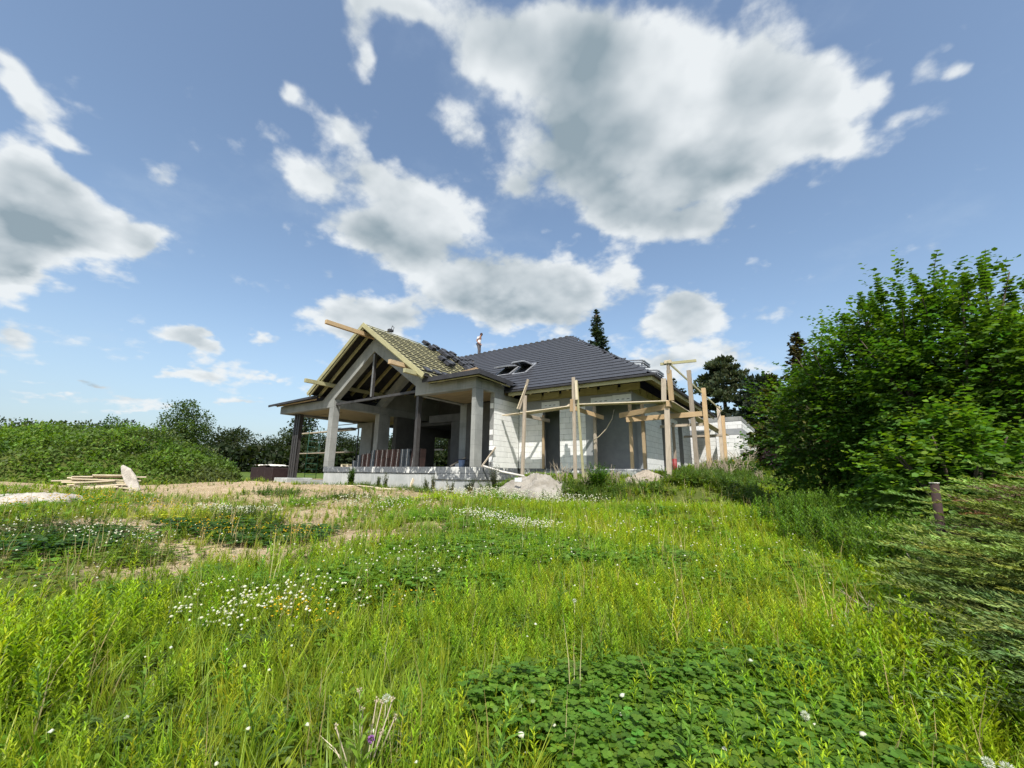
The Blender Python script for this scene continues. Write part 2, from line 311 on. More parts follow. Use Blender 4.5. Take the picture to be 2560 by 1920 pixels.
def box(name, a, b, material, parent=None, bev=.006):
    """axis-aligned box between two corners"""
    a, b = Vector(a), Vector(b); lo = Vector(map(min, a, b)); hi = Vector(map(max, a, b)); d = hi - lo
    return link(name, boxmesh(d.x, d.y, d.z, material, bev), None, parent, (lo + hi) / 2)
def bar(name, p0, p1, wd, ht, material, parent=None, up=(0, 0, 1), bev=.004, roll=0.):
    """timber of section wd x ht from p0 to p1; local X runs along it"""
    p0, p1 = Vector(p0), Vector(p1); d = p1 - p0; L = d.length; x = d / L; u = Vector(up)
    if abs(x.dot(u.normalized())) > .98: u = Vector((0, 1, 0))
    y = u.cross(x).normalized(); z = x.cross(y)
    qt = Matrix((x, y, z)).transposed().to_quaternion()
    if roll: qt = qt @ Quaternion((1, 0, 0), roll)
    return link(name, boxmesh(L, wd, ht, material, bev), None, parent, (p0 + p1) / 2, qt)
def tubemesh(pts, rr, sides=8, cap=True):
    bm = bmesh.new(); rings = []
    pts = [Vector(p) for p in pts]
    for i, p in enumerate(pts):
        d = (pts[min(i + 1, len(pts) - 1)] - pts[max(i - 1, 0)]).normalized()
        a = d.cross(Vector((0, 0, 1)) if abs(d.z) < .95 else Vector((1, 0, 0))).normalized(); b_ = d.cross(a)
        r = rr[i] if hasattr(rr, '__len__') else rr
        rings.append([bm.verts.new(p + (a * math.cos(t) + b_ * math.sin(t)) * r) for t in [2 * math.pi * k / sides for k in range(sides)]])
    for r0, r1 in zip(rings, rings[1:]):
        for k in range(sides): bm.faces.new((r0[k], r0[(k + 1) % sides], r1[(k + 1) % sides], r1[k]))
    if cap: bm.faces.new(rings[0]); bm.faces.new(rings[-1])
    bmesh.ops.recalc_face_normals(bm, faces=bm.faces)
    me = bpy.data.meshes.new('tube'); bm.to_mesh(me); bm.free()
    for p in me.polygons: p.use_smooth = True
    return me
def tube(name, pts, r, material, parent=None, sides=8):
    c = Vector(pts[0])
    return link(name, tubemesh([Vector(p) - c for p in pts], r, sides), material, parent, c)
def prism(name, poly, axis, a, b, material, parent=None, org=None):
    """polygon in the plane across `axis` ('x' or 'y'), extruded from a to b"""
    bm = bmesh.new(); L0 = []; L1 = []
    for u_, z in poly:
        L0.append(bm.verts.new((u_, a, z) if axis == 'y' else (a, u_, z))); L1.append(bm.verts.new((u_, b, z) if axis == 'y' else (b, u_, z)))
    bm.faces.new(L0); bm.faces.new(L1[::-1])
    for i in range(len(poly)): bm.faces.new((L0[i], L0[(i + 1) % len(poly)], L1[(i + 1) % len(poly)], L1[i]))
    bmesh.ops.recalc_face_normals(bm, faces=bm.faces)
    c = Vector(org) if org else sum((v.co for v in bm.verts), Vector()) / len(bm.verts)
    for v in bm.verts: v.co -= c
    me = bpy.data.meshes.new(name); bm.to_mesh(me); bm.free()
    return link(name, me, material, parent, c)
def npmesh(name, V, F, colr=None, material=None, parent=None, smooth=None, mats=None):
    """V (n,3) world coordinates, F (m,3) triangles, colr (n,3) linear colours"""
    V = np.ascontiguousarray(V, dtype=np.float32); F = np.ascontiguousarray(F, dtype=np.int32)
    org = V.mean(0) if len(V) else np.zeros(3, np.float32); org = org.copy(); org[2] = V[:, 2].min()
    me = bpy.data.meshes.new(name); me.vertices.add(len(V)); me.vertices.foreach_set('co', (V - org).ravel())
    me.loops.add(F.size); me.loops.foreach_set('vertex_index', F.ravel()); k = F.shape[1]
    me.polygons.add(len(F)); me.polygons.foreach_set('loop_start', np.arange(0, F.size, k, dtype=np.int32))
    me.polygons.foreach_set('loop_total', np.full(len(F), k, np.int32))
    if smooth is not None: me.polygons.foreach_set('use_smooth', np.full(len(F), bool(smooth)))
    me.update(calc_edges=True)
    if colr is not None:
        at = me.color_attributes.new('tint', 'FLOAT_COLOR', 'POINT')
        at.data.foreach_set('color', np.concatenate([colr, np.ones((len(V), 1))], 1).astype(np.float32).ravel())
    return link(name, me, material, parent, tuple(float(x) for x in org))

# ------------------------------------------------------------------ terrain height
def sst(a, b, x):
    t = np.clip((np.asarray(x, float) - a) / (b - a), 0, 1); return t * t * (3 - 2 * t)
_wv = rng.normal(size=(24, 2)); _wp = rng.uniform(0, 6.28, 24); _wf = np.geomspace(.25, 6, 24)
def lump(x, y, lo=0, hi=24):
    z = 0
    for k in range(lo, hi):
        d = _wv[k] / np.linalg.norm(_wv[k]); z = z + np.sin((x * d[0] + y * d[1]) * _wf[k] * 2 + _wp[k]) / (_wf[k] * 2) ** .9
    return z
_L = rng.uniform(0, 1, (64, 64))
def vn(x, y):
    x = np.asarray(x, float); y = np.asarray(y, float); i = np.floor(x).astype(int); j = np.floor(y).astype(int); u = x - i; v = y - j; u = u * u * (3 - 2 * u); v = v * v * (3 - 2 * v)
    g = lambda a, b: _L[a % 64, b % 64]
    return (g(i, j) * (1 - u) + g(i + 1, j) * u) * (1 - v) + (g(i, j + 1) * (1 - u) + g(i + 1, j + 1) * u) * v
def fbm(x, y, s, o=4, k=.55):
    t = 0; a = 1; n_ = 0
    for q_ in range(o): t = t + a * vn(x * s * 2 ** q_ + 17.3 * q_, y * s * 2 ** q_ + 9.1 * q_); n_ += a; a *= k
    return t / n_
def gz(x, y):
    x = np.asarray(x, float); y = np.asarray(y, float); r = np.hypot(x, y)
    z = 1.0 * np.tanh(r / 13)
    t1 = sst(12.6, 15.0, y) * sst(-11.6, -9.6, x) * np.maximum(1 - sst(-3, -.5, x), sst(18, 24, y))
    z = z + .62 * t1 + .7 * sst(15, 24, y) * sst(-5.4, -4.4, x)
    z = z - .10 * np.exp(-((x + 22) ** 2 + (y - 12.5) ** 2) / 12)
    z = z + .22 * np.exp(-((x + 20) / 5) ** 2 - ((y - 9.2) / 1.6) ** 2)
    z = z + 2.2 * sst(38, 150, r) + 1.5 * sst(150, 800, r)
    am = .030 * sst(.5, 4, r) * (1 - sst(40, 80, r)) * (1 - .9 * sst(-12, -11, y * 0 - 12 + 0 * x))
    return z + am * lump(x, y, 6, 24) + .02 * sst(1, 6, r) * (1 - sst(40, 80, r)) * lump(x, y, 2, 8)
def bare(x, y):
    """0 = lush, 1 = bare sand"""
    x = np.asarray(x, float); y = np.asarray(y, float)
    d = x * -.557 + y * .802; l = x * .823 + y * .568      # ahead / to the right of the photographer
    band = sst(9.0, 14.5, d) * (1 - sst(-1.0, 1.5, l + .0)) * 1.05
    band = band * (1 - .55 * sst(-1.5, 0.5, l) )
    midl = sst(3.6, 7.0, d + .25 * np.minimum(l + 2, 0) * -1) * (1 - sst(-2.2, .2, l)) * .75
    v = np.maximum(band, midl * .92) * .94
    n_ = (fbm(x + 50, y + 80, .75, 5, .6) - .5) * 2.6
    v = v - .9 * np.exp(-((x + 14.6) / 1.6) ** 2 - ((y - 1.6) / 2.2) ** 2)
    return np.clip((v - .48) * 1.3 + .42 * (v > .02) + n_ * np.clip(v * 1.6, 0, 1) * .8, 0, 1)
def dark_patch(x, y):
    return np.clip(.5 + (fbm(x + 9, y + 4, .55, 3) - .5) * 1.8, 0, 1)
yaw0 = math.atan2(-.557, .802)
nr, na = 250, 420
rr_ = np.concatenate([[0.], np.geomspace(.35, 900, nr)]); 
aa = yaw0 + np.linspace(-math.pi, math.pi, na, endpoint=False)
X = np.outer(rr_, np.sin(aa)); Y = np.outer(rr_, np.cos(aa))
Z = gz(X, Y); Vt = np.stack([X, Y, Z], -1).reshape(-1, 3)
ii, jj = np.meshgrid(np.arange(nr), np.arange(na), indexing='ij'); j2 = (jj + 1) % na
Ft = np.stack([ii * na + jj, ii * na + j2, (ii + 1) * na + j2, (ii + 1) * na + jj], -1).reshape(-1, 4)[:, ::-1]
cv = np.zeros((len(Vt), 3)); cv[:, 0] = 1 - bare(Vt[:, 0], Vt[:, 1]); cv[:, 1] = sst(34, 42, np.hypot(Vt[:, 0], Vt[:, 1]))
ground = npmesh('ground', Vt, Ft, cv, 'soil', smooth=True); tag(ground, kind='structure')
# ------------------------------------------------------------------ the house under construction
F0 = 1.9
house = empty('unfinished_house', (-14, 20, 1.0), 'unfinished concrete and white block house with dark tiled hip roof and bare front gable', 'house')
H = house
# floor slab, plinths
box('floor_slab', (-21.55, 13.3, 1.2), (-11.15, 26.9, F0 - .012), 'concrete', H); box('floor_slab', (-11.14, 16.62, 1.2), (-5.6, 26.9, F0 - .012), 'concrete', H)
pl = box('plinth', (-21.55, 13.24, .3), (-11.03, 16.4, 1.60), 'plinth_concrete', H, .01)
def pblocks(parent, p0, p1, z0, z1, n, t=.16):
    p0 = Vector(p0); p1 = Vector(p1); d = p1 - p0; L = d.length / n; x = d.normalized(); y = Vector((0, 0, 1)).cross(x)
    for k in range(n):
        c = p0 + x * L * (k + .5) + y * (t / 2 + random.uniform(-.003, .003)); c.z = (z0 + z1) / 2
        o = link('plinth_block', boxmesh(L - .008, t, z1 - z0 - .006, 'bitumen', .01), None, parent, c, Matrix((x, y, Vector((0, 0, 1)))).transposed().to_quaternion())
pblocks(pl, (-21.58, 13.20, 0), (-13.0, 13.20, 0), 1.625, F0, 15)
pblocks(pl, (-13.0, 13.20, 0), (-11.0, 13.20, 0), 1.625, F0, 4)
pblocks(pl, (-13.1, 13.185, 0), (-10.98, 13.185, 0), 1.375, 1.62, 4)
pblocks(pl, (-11.0, 13.21, 0), (-11.0, 16.4, 0), 1.625, F0, 6)
pblocks(pl, (-10.985, 13.20, 0), (-10.985, 16.4, 0), 1.375, 1.62, 6)
pw_ = box('plinth', (-10.98, 16.62, .6), (-5.6, 26.8, 1.6), 'plinth_concrete', H, .01)
pblocks(pw_, (-10.9, 16.45, 0), (-7.3, 16.45, 0), 1.64, F0, 8)
box('bay_plinth', (-7.3, 16.22, .8), (-5.2, 17.5, F0 - .004), 'bitumen', H, .05)
pblocks(pw_, (-5.48, 17.5, 0), (-5.48, 26.8, 0), 1.60, F0, 18)
box('terrace_slab', (-27.2, 13.6, .7), (-21.6, 20.5, 1.12), 'concrete', H)
# --- columns of the porch
def column(x0, y0, x1, y1, z0, z1, name='column', mt='concrete'): return box(name, (x0, y0, z0), (x1, y1, z1), mt, H, .012)
column(-21.6, 13.2, -21.2, 13.6, F0, 5.155)
column(-11.22, 13.203, -11.003, 13.72, F0, 5.165)
column(-21.6, 16.3, -21.2, 17.15, F0, 5.155)
column(-14.75, 16.46, -14.3, 16.85, F0, 5.2)
column(-26.4, 18.8, -25.15, 19.1, 1.12, 5.155)
box('corbel', (-26.95, 18.81, 4.85), (-26.41, 19.09, 5.155), 'concrete', H)
# --- gable frame of in-situ concrete (front and second one)
def gframe(y0, y1, full=True):
    P = [(-21.2, 5.16), (-21.2, 5.60), (-18.02, 7.87), (-14.68, 5.63), (-14.68, 5.17)]
    if full: poly = [(-27.0, 5.16)] + P + [(-11.0, 5.17), (-11.0, 5.62), (-13.77, 5.62), (-18.05, 8.62), (-22.33, 5.62), (-27.0, 5.62)]
    else: poly = P + [(-14.2, 5.17), (-14.2, 5.60), (-18.05, 8.5), (-21.9, 5.60), (-21.9, 5.16)]
    return prism('gable_frame', poly, 'y', y0, y1, 'concrete', H)
gframe(13.2, 13.55); gframe(16.35, 16.7, False)
box('edge_beam', (-21.6, 13.56, 5.16), (-21.2, 16.34, 5.60), 'concrete', H)
box('edge_beam', (-21.6, 16.71, 5.16), (-21.2, 26.8, 5.60), 'concrete', H)
box('edge_beam', (-11.22, 13.56, 5.17), (-11.0, 15.22, 5.62), 'concrete', H)
box('edge_beam', (-14.68, 13.56, 5.165), (-14.4, 16.34, 5.60), 'concrete', H)
box('edge_beam', (-27.0, 13.56, 5.16), (-26.7, 20.4, 5.60), 'concrete', H)
box('ceiling_slab', (-26.69, 13.56, 5.30), (-21.61, 20.4, 5.50), 'ceiling', H)
box('edge_beam', (-26.69, 20.1, 5.10), (-21.61, 20.4, 5.29), 'wood_dark', H)
box('ceiling_slab', (-14.39, 13.56, 5.22), (-11.23, 16.34, 5.45), 'ceiling', H)
# --- steel
def hcol(name, x, y, z0, z1, wdt=.14, dp=.15, plate=False):
    o = box(name, (x - .006, y - dp / 2 + .012, z0), (x + .006, y + dp / 2 - .012, z1), 'steel', H, 0)
    for s in (-1, 1): box('flange', (x - wdt / 2, y + s * dp / 2 - .006, z0), (x + wdt / 2, y + s * dp / 2 + .006, z1), 'steel', o, 0)
    if plate: box('base_plate', (x - .15, y - .13, z0), (x + .15, y + .13, z0 + .025), 'steel', o)
    return o
hcol('steel_post', -14.56, 13.36, F0 + .026, 5.16, .16, .20, False); box('base_plate', (-14.75, 13.24, F0 - .008), (-14.4, 13.5, F0 + .02), 'steel', H)
box('steel_web', (-14.62, 13.27, F0 + .03), (-14.50, 13.45, 5.16), 'steel', H)
for x in (-26.22, -25.98, -25.74): hcol('steel_post', x, 13.9, 1.26, 5.15, .17, .22)
bar('steel_tie', (-21.2, 13.36, 5.32), (-14.69, 13.36, 5.41), .10, .12, 'steel', H)
kp = box('king_post', (-18.13, 13.27, 5.45), (-18.03, 13.42, 7.80), 'steel', H); box('flange', (-18.14, 13.255, 5.45), (-18.02, 13.268, 7.74), 'steel_light', kp, 0)
box('footing', (-26.9, 13.3, .6), (-25.4, 14.9, 1.25), 'plinth_concrete', H, .02)
# --- block walls: a mortar core with every block as its own piece
BCOUNT = [0]
def blockwall(name, p0, p1, z0, z1, t, holes=(), mt='block', par=True, bw=.59, bh=.24, seed=0):
    """wall from p0 to p1 (outer face on the line, thickness to the left), holes (s0,s1,z0,z1) along it"""
    p0 = Vector((p0[0], p0[1], 0)); p1 = Vector((p1[0], p1[1], 0)); L = (p1 - p0).length; x = (p1 - p0).normalized(); y = Vector((0, 0, 1)).cross(x)
    qt = Matrix((x, y, Vector((0, 0, 1)))).transposed().to_quaternion()
    ss = sorted({0., L, *[h[0] for h in holes], *[h[1] for h in holes]}); core = []
    root = None
    zs = sorted({z0, z1, *[min(max(h[2], z0), z1) for h in holes], *[min(max(h[3], z0), z1) for h in holes]})
    bmc = bmesh.new()
    for a, b in zip(ss, ss[1:]):
        for c, d in zip(zs, zs[1:]):
            sm, zm = (a + b) / 2, (c + d) / 2
            if any(h[0] < sm < h[1] and h[2] < zm < h[3] for h in holes): continue
            ct = p0 + x * sm + y * (t / 2); ct.z = zm
            g = bmesh.ops.create_cube(bmc, size=1.)['verts']
            for v in g:
                q_ = Vector((v.co.x * (b - a), v.co.y * (t - .014), v.co.z * (d - c))); v.co = ct + x * q_.x + y * q_.y + Vector((0, 0, q_.z))
    c0 = (p0 + p1) / 2; c0.z = z0
    for v in bmc.verts: v.co -= c0
    me = bpy.data.meshes.new(name); bmc.to_mesh(me); bmc.free(); root = link(name, me, 'mortar', H, c0)
    rws = int(round((z1 - z0) / bh)); r_ = random.Random(seed)
    for i in range(rws):
        za, zb = z0 + i * (z1 - z0) / rws, z0 + (i + 1) * (z1 - z0) / rws; zm = (za + zb) / 2
        segs = [(0., L)]
        for h in holes:
            if h[2] < zm < h[3]:
                segs = [q_ for s in segs for q_ in ((s[0], min(s[1], h[0])), (max(s[0], h[1]), s[1])) if q_[1] - q_[0] > .03]
        for a, b in segs:
            s = a - (bw / 2 if i % 2 else 0) - r_.choice((0, .1))
            while s < b:
                e = min(s + bw, b); st = max(s, a)
                if e - st > .04:
                    ct = p0 + x * (st + e) / 2 + y * (.045 + r_.uniform(-.0035, .0035)); ct.z = zm
                    w__ = round(e - st - .007, 2)
                    link('block', boxmesh(w__, .09, zb - za - .009, mt, .004), None, root, ct, qt); BCOUNT[0] += 1
                s += bw
    return root
# pier beside the porch: front face and side wall
blockwall('pier_wall', (-11.24, 14.5), (-11.04, 14.5), F0, 4.94, .1, seed=1)
blockwall('side_wall', (-11.0, 14.5), (-11.0, 16.46), F0, 4.94, .24, seed=2)
box('ring_beam', (-11.24, 14.51, 4.95), (-11.003, 16.45, 5.165), 'concrete', H)
# front wall of the wing: doorway and big corner window
blockwall('front_wall', (-10.99, 16.47), (-7.56, 16.47), F0, 4.62, .24, [(1.30, 2.17, F0 - .1, 4.5)], seed=3)
box('window_reveal', (-7.555, 16.465, F0), (-7.2, 16.75, 4.62), 'render_grey', H)
box('ring_beam', (-10.99, 16.468, 4.63), (-5.5, 16.75, 5.00), 'render_grey', H)
box('ring_beam', (-5.75, 16.76, 4.63), (-5.503, 26.8, 5.00), 'render_grey', H)
# foam boards over the openings
for x0, x1, z0, z1 in ((-9.73, -8.79, 4.62, 4.90), (-7.28, -6.32, 4.60, 4.88), (-6.31, -5.52, 4.60, 4.905)):
    fo = box('foam_board', (x0, 16.42, z0), (x1, 16.462, z1), 'foam', H, .008)
    for k in range(3):
        xx = x0 + .18 + k * .22
        if xx < x1 - .1: box('printed_mark', (xx, 16.4165, z0 + .09), (xx + .11, 16.4195, z0 + .12), 'print', fo, 0)
# side wall of the wing, with tall openings
blockwall('side_wall', (-5.5, 18.1), (-5.5, 26.8), F0, 4.62, .24, [(2.55, 3.35, F0 + .0, 4.5), (5.75, 6.7, F0 + .0, 4.5)], seed=4)
box('window_reveal', (-5.77, 17.75, F0), (-5.505, 18.09, 4.62), 'render_grey', H)
# interior
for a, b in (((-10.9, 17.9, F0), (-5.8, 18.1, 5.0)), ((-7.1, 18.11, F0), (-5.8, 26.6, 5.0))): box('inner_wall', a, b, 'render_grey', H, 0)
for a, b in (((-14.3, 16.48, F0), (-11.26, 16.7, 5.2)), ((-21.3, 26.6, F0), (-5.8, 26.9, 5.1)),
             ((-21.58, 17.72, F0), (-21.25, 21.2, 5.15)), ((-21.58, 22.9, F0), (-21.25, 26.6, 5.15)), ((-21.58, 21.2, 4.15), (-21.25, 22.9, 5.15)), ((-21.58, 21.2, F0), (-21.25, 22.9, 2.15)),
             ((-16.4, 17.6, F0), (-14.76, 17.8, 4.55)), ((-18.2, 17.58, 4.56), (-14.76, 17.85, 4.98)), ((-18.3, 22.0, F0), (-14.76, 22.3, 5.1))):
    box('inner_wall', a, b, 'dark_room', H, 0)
box('upper_wall', (-21.56, 16.72, 5.61), (-21.22, 26.6, 6.75), 'concrete', H)
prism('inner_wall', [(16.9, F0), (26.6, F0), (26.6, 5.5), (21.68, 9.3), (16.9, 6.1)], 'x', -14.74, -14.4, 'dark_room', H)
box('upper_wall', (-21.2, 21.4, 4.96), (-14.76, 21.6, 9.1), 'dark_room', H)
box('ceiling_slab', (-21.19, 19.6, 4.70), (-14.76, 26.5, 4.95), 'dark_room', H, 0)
box('ceiling_slab', (-10.98, 16.76, 5.01), (-5.76, 26.6, 5.10), 'dark_room', H, 0)
# cut block on the floor and window posts are loose props: see further down
# ------------------------------------------------------------------ roofs
PK = .69; ze = 5.35; ye = 15.26; xe = -4.29; yr = 21.68; zr = ze + PK * (yr - ye); xl = -28.0
an = math.atan(PK)
def poly_obj(name, faces, mt, parent, th=.05):
    bm = bmesh.new()
    for f in faces:
        vs = [bm.verts.new(Vector(p)) for p in f]; bm.faces.new(vs)
    bmesh.ops.solidify(bm, geom=bm.faces[:], thickness=th)
    c = Vector(faces[0][0])
    for v in bm.verts: v.co -= c
    me = bpy.data.meshes.new(name); bm.to_mesh(me); bm.free(); return link(name, me, mt, parent, c)
dz = .07
def RZ(y): return ze + PK * (y - ye) - dz
xv = -18.05; zg = 9.2; GP = .70
yb = 2 * yr - ye
yv = ye + (zg - ze) / PK           # where the gable ridge meets the main slope
xv2 = xv + (zg - ze) / GP          # where the valley reaches the eave
roof = poly_obj('roof', [[(xv2, ye, ze - dz), (xe, ye, ze - dz), (xe - (yr - ye), yr, zr - dz), (xl + 7, yr, zr - dz), (xv, yv, zg - dz)]], 'membrane', H)
poly_obj('roof_deck', [[(xe, ye, ze - dz), (xe, yb, ze - dz), (xe - (yr - ye), yr, zr - dz)]], 'membrane', roof)
poly_obj('roof_deck', [[(xe, yb, ze - dz), (xl, yb, ze - dz), (xl + 7, yr, zr - dz), (xe - (yr - ye), yr, zr - dz)]], 'membrane', roof)
poly_obj('roof_deck', [[(xl, yb, ze - dz), (xl, ye, ze - dz), (xl + 7, yr, zr - dz)]], 'membrane', roof)
poly_obj('roof_deck', [[(xl, ye, ze - dz), (2 * -18.05 - (-18.05 + (9.2 - ze) / .70), ye, ze - dz), (-18.05, ye + (9.2 - ze) / PK, 9.2 - dz), (xl + 7, yr, zr - dz)]], 'membrane', roof)
# gable roof (membrane over rafters)
yg = 12.4; xr0, xl0 = -13.35, -22.65
def gzr(x): return zg - GP * abs(x - xv)
poly_obj('gable_membrane', [[(xv, yg + .06, zg - .10), (xr0, yg + .06, gzr(xr0) - .10), (xr0, ye - (gzr(xr0) - ze) * 0 + .35, gzr(xr0) - .10), (xv2 + .1, ye + .1, ze - .06), (xv, yv, zg - .10)]], 'membrane_under', roof, .02)
poly_obj('gable_membrane', [[(xv, yg + .06, zg - .10), (xv, yv, zg - .10), (xl0, 16.3, gzr(xl0) - .10), (xl0, yg + .06, gzr(xl0) - .10)]], 'membrane_under', roof, .02)
# counter battens and battens, each a piece
def yval(x): return ye + (gzr(x) - ze) / PK        # valley on the gable slope
nb = 17
for i in range(nb):
    t_ = (i + .35) / nb; x = xv + (xr0 - xv) * t_; z = gzr(x) - .01
    bar('batten', (x, yg + .05, z), (x, yval(x) - .12, z), .05, .035, 'wood_green', roof, up=(GP, 0, 1))
for y in np.arange(yg + .55, 20.3, .82):
    xb = max(xr0, xr0)
    x_end = xr0
    # stop the counter batten at the valley
    xs = xr0
    if y > yval(xr0) - .2: xs = xv + (zg - (ze + PK * (y - ye))) / GP - .15
    if xs - xv > .4:
        bar('counter_batten', (xv + .05, y, gzr(xv + .05) - .055), (xs, y, gzr(xs) - .050), .06, .035, 'wood_green', roof, up=(GP, 0, 1))
for i in range(nb):
    t_ = (i + .35) / nb; x = xv + (xl0 - xv) * t_; z = gzr(x) - .01
    bar('batten', (x, yg + .05, z), (x, 17, z), .055, .045, 'wood_green', roof, up=(-GP, 0, 1))
# rafters under the membrane
for k, y in enumerate(np.arange(13.9, 20.5, .86)):
    for sd_, xx in ((1, -14.0), (-1, -22.0)):
        bar('rafter', (xv, y, zg - .27), (xx, y, gzr(xx) - .27), .09, .19, 'wood_dark', roof, up=(0, 0, 1))
for y in (12.46, 13.02):
    bar('rafter', (xv - .05, y + .02, zg - .22), (xl0 + .1, y + .02, gzr(xl0 + .1) - .22), .07, .18, 'wood_green', roof)
    bar('rafter', (xv + .05, y + .02, zg - .22), (xr0 - .1, y + .02, gzr(xr0 - .1) - .22), .07, .18, 'wood_green', roof)
bar('bargeboard', (xv - .02, yg, zg - .10), (xl0, yg, gzr(xl0) - .10), .03, .20, 'wood_green', roof)
bar('bargeboard', (xv - .06, yg - .002, zg - .06), (xr0, yg - .002, gzr(xr0) - .10), .032, .22, 'wood_green', roof)
# purlins sticking out of the gable
bar('purlin', (xv - .10, 10.42, 8.66), (xv - .10, 20.5, 8.66), .16, .20, 'wood_orange', roof)
bar('purlin', (-21.42, 11.52, 6.38), (-21.42, 17, 6.38), .16, .20, 'wood_green', roof)
bar('purlin', (-14.75, 11.62, 6.47), (-14.75, 17, 6.47), .16, .20, 'wood', roof)
bar('purlin', (-13.86, 11.75, 5.98), (-13.86, 13.15, 5.98), .15, .19, 'wood_green', roof)
# low roof edges beside the gable
poly_obj('low_roof', [[(-13.9, 12.75, 5.78), (-10.5, 12.75, 5.78), (-10.5, 15.6, 5.70), (-13.0, 15.9, 5.98), (-13.9, 14.5, 6.0)]], 'membrane', roof, .05)
bar('edge_strip', (-13.75, 12.72, 5.70), (-10.47, 12.72, 5.70), .04, .20, 'membrane', roof)
bar('edge_strip', (-10.47, 12.70, 5.70), (-10.47, 15.15, 5.62), .04, .20, 'membrane', roof)
bar('fascia_strip', (-13.5, 12.85, 5.575), (-10.6, 12.85, 5.575), .05, .05, 'wood_green', roof)
bar('fascia_strip', (-10.6, 12.85, 5.575), (-10.6, 15.1, 5.50), .05, .05, 'wood_green', roof)
poly_obj('hip_flap', [[(-10.95, 13.1, 6.02), (-11.6, 12.72, 5.80), (-10.46, 12.72, 5.79)]], 'wood_orange', roof, .03)
poly_obj('hip_flap', [[(-10.95, 13.1, 6.02), (-10.46, 12.72, 5.79), (-10.46, 13.6, 5.79)]], 'membrane', roof, .03)
poly_obj('low_roof', [[(-27.5, 12.75, 5.66), (-22.2, 12.75, 5.80), (-22.2, 16.0, 6.1), (-27.5, 16.0, 6.0)]], 'membrane', roof, .10)
bar('edge_strip', (-27.6, 12.72, 5.65), (-22.25, 12.72, 5.78), .05, .13, 'membrane', roof)
bar('fascia_strip', (-26.9, 12.9, 5.60), (-22.5, 12.9, 5.66), .05, .07, 'wood', roof)
# valley sheet and boards
for i in range(2):
    bar('valley_board', (xv + .35 + i * .14, yv - .12 - i * .02, zg - .12), (xv2 - .05 + i * .14, ye + .55, ze + .30), .12, .03, 'copper' if i == 0 else 'wood_pale', roof, up=(0, -.5, 1))
# tiles
tile_me = None
def tilemesh():
    w2, l2, t2 = .1499, .21, .036
    V = [(-w2, -l2 + .035, 0), (w2, -l2 + .035, 0), (w2, l2, 0), (-w2, l2, 0), (-w2, -l2, t2), (w2, -l2, t2), (w2, l2, t2), (-w2, l2, t2)]
    F = [(3, 2, 1, 0), (4, 5, 6, 7), (0, 1, 5, 4), (1, 2, 6, 5), (2, 3, 7, 6), (3, 0, 4, 7)]
    me = bpy.data.meshes.new('roof_tile'); me.from_pydata(V, [], F); me.materials.append(M['tile']); return me, np.array(V), np.array(F)
tile_me, TV, TF = tilemesh()
import itertools
def tileset(o0, xd, up_, rows, rowL, inside, parts_budget, key):
    """o0 corner at the eave, xd along the eave, up_ unit vector up the slope"""
    xd = Vector(xd).normalized(); up_ = Vector(up_).normalized(); nrm = xd.cross(up_).normalized(); tlt = .062
    R_ = Matrix((xd, (up_ - nrm * tlt).normalized(), xd.cross((up_ - nrm * tlt).normalized()))).transposed()
    out = []
    for i in range(rows):
        sh_ = random.random()
        for j in range(120):
            c = Vector(o0) + xd * (.30 * (j + sh_) + .15) + up_ * (i * rowL + .2) + nrm * .03
            if inside(c): out.append(c)
    out.sort(key=key); qt = R_.to_quaternion()
    for c in out[:parts_budget]:
        q2 = qt @ Quaternion((0, 0, 1), random.gauss(0, .001)) @ Quaternion((1, 0, 0), random.gauss(0, .0015))
        link('tile', tile_me, None, roof, c, q2)
    rest_ = out[parts_budget:]
    if rest_:
        Rm = np.array(R_); n_ = len(rest_); cs = np.array([tuple(c) for c in rest_])
        V = (TV @ Rm.T)[None] + cs[:, None] + rng.normal(0, .0003, (n_, 1, 3)); F = TF[None] + (np.arange(n_) * 8)[:, None, None]
        o = npmesh('roof_tiles', V.reshape(-1, 3), F.reshape(-1, 4), None, 'tile', roof, smooth=False); tag(o, kind='stuff')
SK = [(-13.05, -12.0, 17.05, 18.15), (-11.85, -10.95, 16.95, 18.1)]
def in_front(c):
    if not (ye - .1 < c.y < yr - .05): return False
    if c.x > xe - (c.y - ye) - .12: return False
    xvv = xv + (zg - (ze + PK * (c.y - ye))) / GP if c.y < yv else xl + 7
    if c.x < xvv + .32: return False
    return not any(a < c.x < b and y0 < c.y < y1 for a, b, y0, y1 in SK)
ll = math.sqrt(1 + PK * PK); nrow = 22; rowL = (yr - ye) * ll / nrow
tileset((xe - 24, ye - .04, ze - .03), (1, 0, 0), (0, 1, PK), nrow, rowL, in_front, 300, lambda c: (c - Vector((0, 0, 1.6))).length)
def in_side(c): return (c.x < xe + .1) and (ye + (xe - c.x) + .12 < c.y < yb - (xe - c.x) - .12)
tileset((xe + .04, ye - 2, ze - .03), (0, 1, 0), (-1, 0, PK), nrow, rowL, in_side, 0, lambda c: c.y)
# ridge roll brackets and hip caps
bar('ridge_roll', (xe - (yr - ye), yr, zr + .02), (xl + 7, yr, zr + .02), .22, .04, 'membrane', roof)
for k in range(26):
    x = xe - (yr - ye) - .35 - k * .42
    box('ridge_clip', (x - .09, yr - .10, zr + .04), (x + .09, yr + .10, zr + .10), 'ridge', roof)
hp0 = Vector((xe, ye, ze + .02)); hp1 = Vector((xe - (yr - ye), yr, zr + .04)); nh = 22
for k in range(nh):
    a = hp0.lerp(hp1, k / nh); b = hp0.lerp(hp1, (k + 1.12) / nh); b.z -= .02
    bar('hip_cap', a, b, .12, .03, 'tile', roof)
